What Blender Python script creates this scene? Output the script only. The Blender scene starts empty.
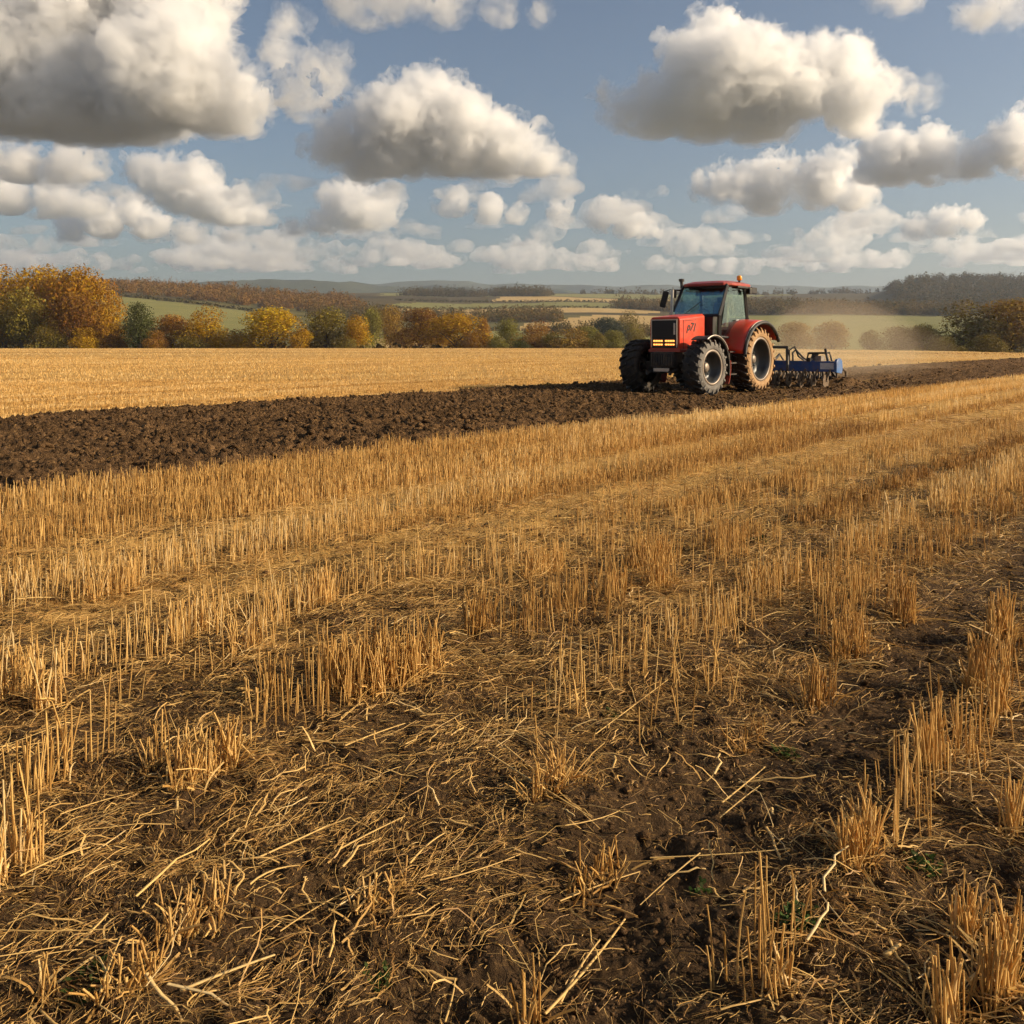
import bpy, bmesh, math, random
import numpy as np
from mathutils import Vector, Matrix, noise as mnoise

random.seed(7)
RNG = np.random.default_rng(11)
C = bpy.context.scene.collection
SC = bpy.context.scene
R = math.radians

# ------------------------------------------------------------------ camera
F = 887.0            # focal length in pixels of a 1024 px wide picture
HY = 342.0           # row of the field plane's horizon
CH = 1.45            # eye height
cam_d = bpy.data.cameras.new("camera")
cam = bpy.data.objects.new("camera", cam_d); C.objects.link(cam)
cam_d.sensor_width = 36.0
cam_d.lens = 36.0 * F / 1024.0
cam_d.shift_y = -(512.0 - HY) / 1024.0
cam_d.clip_start = 0.05; cam_d.clip_end = 40000
cam.location = (0, 0, CH); cam.rotation_euler = (R(90), 0, 0)
SC.camera = cam

# ------------------------------------------------------------------ sky and sun
SUN_AZ, SUN_EL = 97.0, 24.0       # clockwise from the view direction, elevation
SUN_STRENGTH, SKY_STRENGTH, EXPOSURE = 5.0, 0.075, 0.50
w = bpy.data.worlds.new("World"); SC.world = w; w.use_nodes = True
nt = w.node_tree; nt.nodes.clear()
out = nt.nodes.new("ShaderNodeOutputWorld"); bg = nt.nodes.new("ShaderNodeBackground")
sky = nt.nodes.new("ShaderNodeTexSky"); sky.sky_type = 'NISHITA'; sky.sun_disc = False
sky.sun_elevation = R(SUN_EL); sky.sun_rotation = R(SUN_AZ)
sky.air_density = 1.0; sky.dust_density = 3.0; sky.ozone_density = 1.3; sky.altitude = 100
bg.inputs['Strength'].default_value = SKY_STRENGTH
nt.links.new(sky.outputs[0], bg.inputs['Color']); nt.links.new(bg.outputs[0], out.inputs['Surface'])

sd = bpy.data.lights.new("sun", 'SUN'); sun = bpy.data.objects.new("sun", sd); C.objects.link(sun)
sd.energy = SUN_STRENGTH; sd.angle = R(0.5); sd.color = (1.0, 0.815, 0.575)
az, el = R(SUN_AZ), R(SUN_EL)
to_sun = Vector((math.sin(az) * math.cos(el), math.cos(az) * math.cos(el), math.sin(el)))
sun.rotation_euler = to_sun.to_track_quat('Z', 'Y').to_euler()
sun.location = to_sun * 50

vs = SC.view_settings; vs.view_transform = 'Standard'; vs.look = 'None'
vs.exposure = EXPOSURE; vs.gamma = 1.0; vs.use_curve_mapping = False
cy = SC.cycles
cy.max_bounces = 18; cy.diffuse_bounces = 3; cy.glossy_bounces = 3; cy.transmission_bounces = 6
cy.volume_bounces = 10; cy.volume_step_rate = .5; cy.volume_max_steps = 256; cy.transparent_max_bounces = 96
cy.caustics_reflective = False; cy.caustics_refractive = False
cy.use_denoising = True
cy.use_adaptive_sampling = True; cy.adaptive_threshold = 0.03
cy.sample_clamp_indirect = 6.0

# ------------------------------------------------------------------ helpers
def tag(o, label=None, cat=None, group=None, kind=None):
    if label: o['label'] = label
    if cat: o['category'] = cat
    if group: o['group'] = group
    if kind: o['kind'] = kind
    return o

def empty(name, loc=(0, 0, 0), rz=0.0):
    o = bpy.data.objects.new(name, None); C.objects.link(o)
    o.location = loc; o.rotation_euler = (0, 0, rz); o.empty_display_size = 0.2
    return o

def np_mesh(name, V, faces, mat=None, attrs=None, smooth=False, parent=None, cattrs=None):
    """faces: list of index arrays (n,3) / (n,4)"""
    V = np.asarray(V, dtype=np.float32)
    if not isinstance(faces, (list, tuple)): faces = [faces]
    faces = [np.asarray(f, dtype=np.int32) for f in faces if len(f)]
    me = bpy.data.meshes.new(name)
    me.vertices.add(len(V)); me.vertices.foreach_set('co', V.ravel())
    li = np.concatenate([f.ravel() for f in faces])
    tot = np.concatenate([np.full(len(f), f.shape[1], np.int32) for f in faces])
    st = np.concatenate([[0], np.cumsum(tot)[:-1]]).astype(np.int32)
    me.loops.add(len(li)); me.loops.foreach_set('vertex_index', li)
    me.polygons.add(len(tot)); me.polygons.foreach_set('loop_start', st)
    if smooth: me.polygons.foreach_set('use_smooth', np.ones(len(tot), bool))
    me.update(calc_edges=True); me.validate()
    for k, a in (attrs or {}).items():
        at = me.attributes.new(k, 'FLOAT', 'POINT'); at.data.foreach_set('value', np.asarray(a, np.float32))
    if mat: me.materials.append(mat)
    o = bpy.data.objects.new(name, me); C.objects.link(o)
    if parent: o.parent = parent
    return o

# vectorised gradient noise -------------------------------------------------
def _h(ix, iy, s):
    n = (ix.astype(np.int64) * 374761393 + iy.astype(np.int64) * 668265263 + s * 974634777) & 0xffffffff
    n = ((n ^ (n >> 13)) * 1274126177) & 0xffffffff
    return ((n ^ (n >> 16)) & 0xffff) / 65535.0 * 2 * np.pi
def pn(x, y, s=0):
    x = np.asarray(x, float); y = np.asarray(y, float)
    ix, iy = np.floor(x), np.floor(y); fx, fy = x - ix, y - iy
    u = fx * fx * fx * (fx * (fx * 6 - 15) + 10); v = fy * fy * fy * (fy * (fy * 6 - 15) + 10)
    def g(dx, dy):
        a = _h(ix + dx, iy + dy, s); return np.cos(a) * (fx - dx) + np.sin(a) * (fy - dy)
    a = g(0, 0) + u * (g(1, 0) - g(0, 0)); b = g(0, 1) + u * (g(1, 1) - g(0, 1))
    return (a + v * (b - a)) * 1.5
def fbm(x, y, o=4, s=0, gain=.5):
    r = 0; a = 1.0; f = 1.0
    for i in range(o):
        r = r + a * pn(np.asarray(x) * f, np.asarray(y) * f, s + i * 17); a *= gain; f *= 2.03
    return r
def sstep(a, b, x):
    t = np.clip((np.asarray(x, float) - a) / (b - a), 0, 1); return t * t * (3 - 2 * t)

# field frame: u along the furrows (away from us, to the right), v across (towards us)
UX, UY = math.sin(R(41.5)), math.cos(R(41.5))
def uv_of(X, Y): return X * UX + Y * UY, X * UY - Y * UX
def xy_of(u, v): return u * UX + v * UY, u * UY - v * UX

# ------------------------------------------------------------------ materials
class N:
    """tiny node-graph builder"""
    def __init__(s, name):
        s.m = bpy.data.materials.new(name); s.m.use_nodes = True; s.t = s.m.node_tree; s.t.nodes.clear()
        s.out = s.t.nodes.new("ShaderNodeOutputMaterial")
    def n(s, typ, **kw):
        nd = s.t.nodes.new(typ)
        for k, v in kw.items(): setattr(nd, k, v)
        return nd
    def l(s, a, b): s.t.links.new(a, b)
    def put(s, sock, val):
        if hasattr(val, 'links') or isinstance(val, bpy.types.NodeSocket): s.l(val, sock)
        else: sock.default_value = val
    def math(s, op, a, b=0.0, c=None, clamp=False):
        nd = s.n("ShaderNodeMath", operation=op); nd.use_clamp = clamp
        s.put(nd.inputs[0], a); s.put(nd.inputs[1], b)
        if c is not None: s.put(nd.inputs[2], c)
        return nd.outputs[0]
    def mix(s, f, a, b, blend='MIX'):
        nd = s.n("ShaderNodeMix", data_type='RGBA', blend_type=blend)
        s.put(nd.inputs[0], f); s.put(nd.inputs[6], a); s.put(nd.inputs[7], b); return nd.outputs[2]
    def ramp(s, f, stops):
        nd = s.n("ShaderNodeValToRGB"); e = nd.color_ramp.elements
        while len(e) < len(stops): e.new(0.5)
        for i, (p, c) in enumerate(stops):
            e[i].position = p; e[i].color = c if len(c) == 4 else (*c, 1)
        s.l(f, nd.inputs[0]); return nd.outputs[0]
    def mr(s, f, a, b, c=0.0, d=1.0):
        nd = s.n("ShaderNodeMapRange"); s.l(f, nd.inputs[0])
        for i, x in enumerate((a, b, c, d)): nd.inputs[i + 1].default_value = x
        return nd.outputs[0]
    def pos(s): return s.n("ShaderNodeNewGeometry").outputs['Position']
    def obj(s): return s.n("ShaderNodeTexCoord").outputs['Object']
    def mapping(s, v, sc=(1, 1, 1), rot=(0, 0, 0), loc=(0, 0, 0)):
        nd = s.n("ShaderNodeMapping"); s.l(v, nd.inputs[0])
        nd.inputs['Scale'].default_value = sc; nd.inputs['Rotation'].default_value = rot; nd.inputs['Location'].default_value = loc
        return nd.outputs[0]
    def noise(s, v, scale, detail=3, rough=.55, dist=0.0):
        nd = s.n("ShaderNodeTexNoise"); s.l(v, nd.inputs['Vector']); nd.inputs['Scale'].default_value = scale
        nd.inputs['Detail'].default_value = detail; nd.inputs['Roughness'].default_value = rough
        nd.inputs['Distortion'].default_value = dist; return nd.outputs['Fac']
    def attr(s, name): return s.n("ShaderNodeAttribute", attribute_name=name).outputs['Fac']
    def bsdf(s, col, rough=.8, metal=0.0, spec=.3, normal=None, **kw):
        b = s.n("ShaderNodeBsdfPrincipled"); s.put(b.inputs['Base Color'], col); s.put(b.inputs['Roughness'], rough)
        b.inputs['Metallic'].default_value = metal; b.inputs['Specular IOR Level'].default_value = spec
        for k, v in kw.items(): s.put(b.inputs[k.replace('_', ' ')], v)
        if normal is not None: s.l(normal, b.inputs['Normal'])
        return b.outputs[0]
    def bump(s, h, strength=.5, dist=.02):
        nd = s.n("ShaderNodeBump"); s.l(h, nd.inputs['Height']); nd.inputs['Strength'].default_value = strength
        nd.inputs['Distance'].default_value = dist; return nd.outputs[0]
    def done(s, sh):
        s.l(sh, s.out.inputs['Surface']); return s.m
def c4(r, g, b): return (r, g, b, 1)

# real-world colours
STRAW_A, STRAW_B, STRAW_C = c4(.75, .475, .155), c4(.54, .300, .076), c4(.88, .67, .33)
SOIL_A, SOIL_B = c4(.033, .0195, .0095), c4(.108, .063, .029)

def m_straw(name, dull=0.0, transl=.25):
    g = N(name)
    r = g.attr('rnd')
    col = g.ramp(r, [(0.0, (.30, .155, .042)), (.22, STRAW_B[:3]), (.55, STRAW_A[:3]), (.85, (.84, .56, .19)), (1.0, STRAW_C[:3])])
    n = g.noise(g.mapping(g.pos(), (1, 1, .25)), 60, 2)
    col = g.mix(g.mr(n, .35, .7, 0, .35), col, c4(.36, .195, .06))
    if dull: col = g.mix(dull, col, c4(.20, .115, .045))
    b = g.bsdf(col, .55, spec=.35)
    t = g.n("ShaderNodeBsdfTranslucent"); g.l(col, t.inputs[0])
    mx = g.n("ShaderNodeMixShader"); mx.inputs[0].default_value = transl
    g.l(b, mx.inputs[1]); g.l(t.outputs[0], mx.inputs[2])
    return g.done(mx.outputs[0])
M_STRAW = m_straw("straw", 0, .30); M_LITTER = m_straw("straw_litter", .10, .15)

def m_field():
    g = N("stubble_ground"); p = g.pos()
    soil = g.mix(g.noise(p, 9, 6, .65), SOIL_A, SOIL_B)
    soil = g.mix(g.mr(g.noise(p, 70, 3, .6), .5, .75), soil, c4(.20, .118, .05))
    # matted chaff fibres lying in many directions
    fib = None
    for i, (ang, sc) in enumerate(((.3, 1.0), (1.25, 1.2), (2.2, .9), (2.85, 1.15), (.85, .8))):
        q = g.mapping(p, (14 * sc, 150 * sc, 14), (0, 0, ang), (i * 3.1, i * 1.7, i))
        f = g.noise(q, 1.0, 2, .5, .35)
        fib = f if fib is None else g.math('MAXIMUM', fib, f)
    cov = g.attr('cover')
    big = g.noise(p, 2.3, 4, .6)
    k = g.math('ADD', fib, g.math('MULTIPLY', g.math('SUBTRACT', big, .5), .45))
    k = g.math('ADD', k, g.math('MULTIPLY', g.math('SUBTRACT', cov, .5), .62))
    mask = g.mr(k, .62, .76)
    straw = g.mix(g.noise(p, 33, 3), STRAW_B, STRAW_A)
    straw = g.mix(g.mr(g.noise(p, 150, 2), .45, .7, 0, .8), straw, c4(.24, .13, .04))
    # long streaks left by the combine, running with the rows
    rows = g.noise(g.mapping(p, (.9, .035, 1), (0, 0, R(41.5))), 1.0, 4, .7)
    straw = g.mix(g.mr(rows, .42, .64, 0, .55), straw, c4(.36, .215, .080))
    col = g.mix(mask, soil, straw)
    h = g.math('ADD', g.math('MULTIPLY', mask, .5), g.math('ADD', g.noise(p, 45, 6, .7), g.math('MULTIPLY', g.noise(p, 170, 4, .7), .6)))
    return g.done(g.bsdf(col, .95, spec=.12, normal=g.bump(h, 1.0, .022)))
M_FIELD = m_field()

def m_soil(name="ploughed_soil", a=c4(.050, .028, .013), b=c4(.185, .105, .047)):
    g = N(name); p = g.pos()
    col = g.mix(g.mr(g.noise(p, 3.0, 6, .7), .3, .7), a, b)
    col = g.mix(g.mr(g.noise(p, 28, 4, .65), .56, .72, 0, .8), col, c4(.42, .25, .10))     # turned-in straw and dry crumbs
    n1 = g.noise(p, 14, 6, .7); n2 = g.noise(p, 60, 3, .6)
    h = g.math('ADD', n1, g.math('MULTIPLY', n2, .35))
    return g.done(g.bsdf(col, .95, spec=.1, normal=g.bump(h, 1.0, .06)))
M_SOIL = m_soil()

def m_simple(name, col, rough=.6, metal=0, spec=.4, var=.18, scale=14, dirt=None, dirt_amt=.5, bump=0.0, coat=0.0):
    g = N(name); p = g.obj()
    n = g.noise(p, scale, 5, .6)
    dk = tuple(x * (1 - var) for x in col[:3]) + (1,)
    lt = tuple(min(1, x * (1 + var)) for x in col[:3]) + (1,)
    c = g.mix(n, dk, lt)
    if dirt is not None:
        c = g.mix(g.math('MULTIPLY', g.mr(g.noise(p, 5.5, 6, .7), .42, .68), dirt_amt), c, dirt)
    nr = g.bump(n, bump, .01) if bump else None
    r = g.mr(n, .3, .7, max(.04, rough - .08), min(1, rough + .08))
    return g.done(g.bsdf(c, r, metal, spec, nr, Coat_Weight=coat, Coat_Roughness=.15))
DUST = c4(.30, .19, .09)
M_RED = m_simple("red_paint", c4(.60, .044, .013), .36, var=.06, dirt=c4(.46, .11, .040), dirt_amt=.4, coat=.25)
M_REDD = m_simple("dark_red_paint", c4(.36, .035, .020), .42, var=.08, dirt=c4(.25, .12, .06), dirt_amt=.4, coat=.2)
M_BLACK = m_simple("black_plastic", c4(.016, .015, .014), .55, var=.2, dirt=c4(.07, .05, .03), dirt_amt=.4)
M_IRON = m_simple("dark_iron", c4(.030, .027, .024), .6, var=.3, dirt=c4(.12, .08, .045), dirt_amt=.6)
M_GRILLE = m_simple("black_mesh", c4(.010, .010, .010), .5)
M_TRIM = m_simple("pale_trim", c4(.62, .52, .42), .35, .3)
M_STEEL = m_simple("worn_steel", c4(.42, .40, .37), .38, .85, dirt=DUST, dirt_amt=.4)
M_BLUE = m_simple("blue_paint", c4(.030, .105, .34), .42, var=.15, dirt=c4(.20, .15, .10), dirt_amt=.5, coat=.2)
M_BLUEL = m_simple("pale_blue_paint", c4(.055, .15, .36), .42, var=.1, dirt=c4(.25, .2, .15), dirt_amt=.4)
M_WHITE = m_simple("white_sticker", c4(.78, .77, .72), .5, dirt=c4(.2, .25, .35), dirt_amt=.5)
M_RUBBER = m_simple("tyre_rubber", c4(.022, .020, .018), .8, var=.2, dirt=c4(.085, .06, .035), dirt_amt=.75, bump=.3)
M_RUBBERG = m_simple("dusty_grey_rubber", c4(.165, .150, .130), .85, var=.3, dirt=c4(.07, .06, .05), dirt_amt=.6, bump=.3)
M_RUBBERT = m_simple("mud_caked_rubber", c4(.40, .245, .115), .9, var=.3, dirt=c4(.20, .115, .055), dirt_amt=.7, bump=.3)
M_RIMD = m_simple("dark_rim", c4(.060, .066, .070), .45, .5, dirt=c4(.12, .10, .08), dirt_amt=.4)
M_RIMG = m_simple("pale_rim_lip", c4(.24, .20, .16), .45, .3, dirt=c4(.3, .2, .12), dirt_amt=.5)
M_MUD = m_simple("muddy_steel", c4(.16, .11, .065), .7, .2, dirt=c4(.09, .05, .025), dirt_amt=.8)
M_SEAT = m_simple("seat_cloth", c4(.20, .17, .11), .9)
M_ORANGE = m_simple("amber_lens", c4(.85, .33, .02), .25, var=.05)

def m_glass(name, tint, refl, transp, wav=0.0):
    g = N(name)
    tr = g.n("ShaderNodeBsdfTransparent"); tr.inputs[0].default_value = (*transp, 1)
    gl = g.n("ShaderNodeBsdfGlossy"); gl.inputs[0].default_value = (*tint, 1); gl.inputs['Roughness'].default_value = .06
    nz = g.noise(g.mapping(g.obj(), (1, 2.6, .7)), 2.2, 3); nr = g.bump(nz, 1.0, wav); g.l(nr, gl.inputs['Normal'])
    fr = g.n("ShaderNodeLayerWeight"); fr.inputs['Blend'].default_value = .5
    f = g.math('MULTIPLY_ADD', g.math('POWER', fr.outputs['Facing'], 4.0), .6, refl, clamp=True)
    mx = g.n("ShaderNodeMixShader"); g.l(f, mx.inputs[0]); g.l(tr.outputs[0], mx.inputs[1]); g.l(gl.outputs[0], mx.inputs[2])
    return g.done(mx.outputs[0])
M_SCREEN = m_glass("tinted_windscreen", (.62, .88, 1.0), .24, (.72, .88, .93), .05)
M_DOORG = m_glass("clear_door_glass", (.8, .9, .9), .10, (.80, .88, .80), .015)
def m_emit(name, col, s):
    g = N(name); e = g.n("ShaderNodeEmission"); e.inputs[0].default_value = (*col, 1); e.inputs[1].default_value = s
    return g.done(e.outputs[0])
M_LAMP = m_emit("lit_headlamp", (1.0, .34, .07), 2.0)

def m_leaf(name):
    g = N(name); r = g.attr('rnd')
    oi = g.n("ShaderNodeObjectInfo")
    h = g.n("ShaderNodeHueSaturation")
    g.put(h.inputs['Hue'], g.mr(r, 0, 1, .475, .525)); h.inputs['Saturation'].default_value = 1.0
    g.put(h.inputs['Value'], g.mr(r, 0, 1, .55, 1.45)); g.l(oi.outputs['Color'], h.inputs['Color'])
    col = h.outputs[0]
    d = g.bsdf(col, .7, spec=.15); t = g.n("ShaderNodeBsdfTranslucent"); g.l(col, t.inputs[0])
    mx = g.n("ShaderNodeMixShader"); mx.inputs[0].default_value = .3
    g.l(d, mx.inputs[1]); g.l(t.outputs[0], mx.inputs[2]); return g.done(mx.outputs[0])
M_LEAF = m_leaf("autumn_leaves")
M_BARK = m_simple("bark", c4(.075, .05, .033), .9, var=.35, scale=6, bump=.5)

def m_grass(name, a, b, c, scale=.05):
    g = N(name); p = g.pos()
    col = g.mix(g.mr(g.noise(p, scale, 5, .65), .3, .7), a, b)
    col = g.mix(g.mr(g.noise(g.mapping(p, (.02, .2, .1), (0, 0, .5)), 1, 4, .6), .45, .65, 0, .6), col, c)
    return g.done(g.bsdf(col, .95, spec=.1, normal=g.bump(g.noise(p, .8, 4), .5, .3)))
M_GREEN = m_grass("pasture_green", c4(.155, .155, .045), c4(.215, .20, .062), c4(.25, .21, .075))
M_TAN = m_grass("tan_stubble_far", c4(.42, .28, .10), c4(.47, .33, .14), c4(.33, .22, .085))
M_ROUGH = m_grass("rough_grass", c4(.070, .072, .022), c4(.135, .115, .036), c4(.16, .11, .04))
M_BROWN = m_grass("woodland_floor", c4(.060, .045, .018), c4(.095, .068, .026), c4(.075, .06, .02))
M_FARHILL = m_grass("distant_woodland", c4(.045, .058, .040), c4(.085, .090, .055), c4(.06, .075, .05), .004)
# ================================================================== TERRAIN
# valley: ground rows (picture rows seen from the camera) at given distances, per bearing column; turned into heights
TD = np.array([500, 700, 900, 1200, 1600, 2200.])
TK = {-500: (332, 316, 300, 287, 290, 292), 0: (332, 316, 300, 285, 290, 292), 120: (332, 316, 298, 286, 290, 292),
      250: (335, 322, 310, 293, 293, 292), 330: (338, 327, 315, 300, 295, 293), 420: (341, 331, 319, 305, 297, 292.5),
      550: (341, 331, 319, 305.5, 297.5, 293), 680: (341, 331, 318, 307, 299, 294), 800: (340, 328, 317, 306, 298, 294),
      868: (340, 328, 318, 308, 300, 293), 900: (340, 328, 318, 308, 283.5, 290), 925: (340, 328, 318, 306, 279.5, 286), 970: (340, 327, 317, 304, 279, 286), 1060: (340, 326, 315, 302, 281.5, 286), 1150: (340, 326, 315, 300, 284, 286),
      1600: (340, 326, 315, 300, 285, 287)}
TPX = np.array(sorted(TK)); TY = np.array([TK[k] for k in sorted(TK)], float)

def edge_dist(px):                       # where the ploughland falls away
    return np.interp(px, [-500, 0, 500, 700, 860, 1024, 1500], [205, 205, 212, 200, 165, 118, 95])

def ground_z(px, d):
    """height of the land at bearing column px, forward distance d"""
    px = np.asarray(px, float); d = np.asarray(d, float); px, d = np.broadcast_arrays(px, d)
    rows = np.stack([np.interp(px, TPX, TY[:, k]) for k in range(len(TD))], -1)
    z = CH + (HY - rows) / F * TD
    E = edge_dist(px)
    res = np.zeros(px.shape)
    # knots: E:0, E+45:-3.2, 360:-3.4, then table, then 3000.. falls
    kd = np.concatenate([E[..., None], E[..., None] + 45, np.full(E.shape + (1,), 380.), np.broadcast_to(TD, E.shape + (6,)),
                         np.full(E.shape + (1,), 2900.), np.full(E.shape + (1,), 9000.)], -1)
    kz = np.concatenate([np.zeros(E.shape + (1,)), np.full(E.shape + (1,), -3.0), np.full(E.shape + (1,), -2.6), z,
                         np.full(E.shape + (1,), 90.), np.full(E.shape + (1,), 60.)], -1)
    flat_d = d.ravel(); kd = kd.reshape(-1, kd.shape[-1]); kz = kz.reshape(-1, kz.shape[-1])
    idx = np.clip((kd <= flat_d[:, None]).sum(1) - 1, 0, kd.shape[1] - 2)
    a = np.arange(len(flat_d)); d0, d1 = kd[a, idx], kd[a, idx + 1]; z0, z1 = kz[a, idx], kz[a, idx + 1]
    t = np.clip((flat_d - d0) / (d1 - d0), 0, 1)
    res = np.where(flat_d < kd[:, 0], 0, z0 + (z1 - z0) * t).reshape(px.shape)
    amp = sstep(450, 900, d) * 2.5
    return res + amp * pn(d / 170., (px - 512) * d / F / 170., 5)

def at(px, d):
    """point on the land at bearing column px and forward distance d"""
    return Vector(((px - 512) / F * d, d, float(ground_z(px, d))))

def in_poly(px, py, poly):
    ins = np.zeros(px.shape, bool); n = len(poly)
    for i in range(n):
        x0, y0 = poly[i]; x1, y1 = poly[(i + 1) % n]
        c = ((y0 > py) != (y1 > py)) & (px < (x1 - x0) * (py - y0) / (y1 - y0 + 1e-9) + x0); ins ^= c
    return ins

# the field, one sheet from underfoot to its far edge -------------------------
STRIP_FAR, STRIP_NEAR = -17.9, -9.0
def row_wave(v): return .5 + .5 * np.cos(2 * np.pi * v / .42)
def gh(X, Y):
    X = np.asarray(X, float); Y = np.asarray(Y, float); u, v = uv_of(X, Y); d = np.hypot(X, Y)
    near = 1 - sstep(7, 22, d)
    z = near * (.020 * fbm(X * 1.3, Y * 1.3, 3, 3) + .030 * np.abs(fbm(X * 4.5, Y * 4.5, 4, 9, .6)) + .010 * fbm(X * 17, Y * 17, 2, 21))
    z = z + near * .018 * row_wave(v + .05 * pn(u * .7, v, 4))
    # wheel track worn along the rows on the right
    z = z - near * .045 * np.exp(-((v + 1.28 + .08 * pn(u * .5, 0, 8)) / .20) ** 2)
    return z
def cover(X, Y):
    u, v = uv_of(X, Y); d = np.hypot(X, Y)
    c = .37 + .16 * fbm(u * .9, v * 1.8, 3, 31) + .10 * sstep(-1.5, -2.3, v) * sstep(2.5, 4.5, u)
    c = c + .22 * sstep(-3.0, -5.0, v) + .28 * sstep(9, 26, d) + .16 * sstep(3.2, 7.5, d)
    c = c - .40 * np.exp(-((v + 1.28 + .08 * pn(u * .5, 0, 8)) / .24) ** 2) * sstep(.4, 2.2, u)
    for yy, ww in ((74, .7), (96, .9), (118, 1.0), (150, 1.3)): c = c - .42 * np.exp(-((Y - yy - X * .03) / ww) ** 2) * (v < STRIP_FAR)
    return np.clip(c, .02, 1.0)

def build_field():
    px = np.concatenate([np.linspace(-2600, -160, 60)[:-1], np.arange(-160, 1184, 3.2), np.linspace(1184, 3600, 60)])
    py = np.concatenate([np.linspace(1500, 1060, 30)[:-1], np.linspace(1060, 420, 260)[:-1], np.linspace(420, 354, 90)])
    # rows of constant depth, the last ones following the field's edge
    dd = CH * F / (py - HY)
    D = np.repeat(dd[:, None], len(px), 1); P = np.repeat(px[None], len(dd), 0)
    E = edge_dist(P)
    s = sstep(60, 110, D)
    last = np.linspace(0, 1, len(dd))[:, None]
    D = np.where(D > 60, 60 + (D - 60) * (E - 60) / (dd[-1] - 60), D)
    X = (P - 512) / F * D; Y = D
    Z = gh(X, Y)
    u, v = uv_of(X, Y)
    ins = sstep(STRIP_FAR + .1, STRIP_FAR + .9, v) * (1 - sstep(STRIP_NEAR - .9, STRIP_NEAR - .1, v))
    Z = Z - .22 * ins
    nr, nc = X.shape
    V = np.stack([X, Y, Z], -1).reshape(-1, 3)
    # ground behind and beside the camera
    i = np.arange(nr * nc).reshape(nr, nc)
    q = np.stack([i[:-1, :-1], i[:-1, 1:], i[1:, 1:], i[1:, :-1]], -1).reshape(-1, 4)
    a = cover(V[:, 0], V[:, 1])
    n0 = len(V)
    d0 = dd[0]
    ring = np.array([[-30, d0, 0], [30, d0, 0], [60, -60, 0], [-60, -60, 0]], float)
    ring[0, 0] = (px[0] - 512) / F * d0; ring[1, 0] = (px[-1] - 512) / F * d0
    V = np.concatenate([V, ring - np.array([0, 0, .02])])
    q = np.concatenate([q, [[n0 + 3, n0 + 2, n0 + 1, n0]]])
    a = np.concatenate([a, np.full(4, .5)])
    o = np_mesh("field", V, q, M_FIELD, {'cover': a}, smooth=True); tag(o, "golden stubble field with bare earth showing between the rows", kind='structure')
build_field()

def build_valley():
    px = np.concatenate([np.linspace(-2600, -320, 40)[:-1], np.arange(-320, 1350, 4.), np.linspace(1350, 3600, 40)])
    s = np.concatenate([np.linspace(0, 1, 10)[:-1], 1 + np.linspace(0, 1, 110)[:-1], 2 + np.linspace(0, 1, 20)])
    P = np.repeat(px[None], len(s), 0); S = np.repeat(s[:, None], len(px), 1); E = edge_dist(P)
    D = np.where(S < 1, E - .05 + (S) * 60, np.where(S < 2, (E + 60) * (2200 / (E + 60)) ** np.clip(S - 1, 0, 1), 2200 + (S - 2) * 6600))
    Z = ground_z(P, D) - .03
    X = (P - 512) / F * D
    V = np.stack([X, D, Z], -1).reshape(-1, 3); nr, nc = X.shape
    i = np.arange(nr * nc).reshape(nr, nc)
    q = np.stack([i[:-1, :-1], i[:-1, 1:], i[1:, 1:], i[1:, :-1]], -1).reshape(-1, 4)
    cP = (P[:-1, :-1] + P[1:, 1:]).ravel() / 2; cD = (D[:-1, :-1] + D[1:, 1:]).ravel() / 2
    m = np.zeros(len(q), np.int32)                                   # rough grass
    m[cD > 960] = 1                                                  # woodland floor
    wig = 6 * pn(cP / 40., cD / 90., 3)
    for poly, k in FIELDS: m[in_poly(cP + wig, cD, poly)] = k
    o = np_mesh("valley", V, q, None, smooth=True)
    for mm in (M_ROUGH, M_BROWN, M_GREEN, M_TAN): o.data.materials.append(mm)
    o.data.polygons.foreach_set('material_index', m); tag(o, "patchwork valley slope of pasture and stubble beyond the field", kind='structure')
# (bearing column, distance) outlines of the fields on the far slope: 2 pasture, 3 stubble
FIELDS = [
    ([(60, 520), (300, 520), (300, 600), (262, 800), (252, 860), (130, 925), (60, 925)], 2),
    ([(300, 300), (460, 300), (440, 480), (395, 560), (350, 420)], 3),
    ([(370, 980), (660, 1000), (660, 1110), (380, 1120)], 3),
    ([(380, 1130), (640, 1120), (660, 1250), (560, 1330), (420, 1280)], 2),
    ([(520, 700), (665, 690), (680, 940), (600, 960), (530, 860)], 3),
    ([(430, 600), (560, 560), (560, 690), (470, 700)], 2),
    ([(560, 430), (700, 430), (700, 680), (600, 680)], 2),
    ([(490, 1350), (720, 1350), (720, 1560), (500, 1640)], 3),
    ([(700, 330), (1010, 330), (1010, 600), (955, 905), (780, 945), (700, 940)], 2),
    ([(380, 1650), (720, 1650), (800, 2100), (380, 2100)], 2),
]
build_valley()

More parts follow.
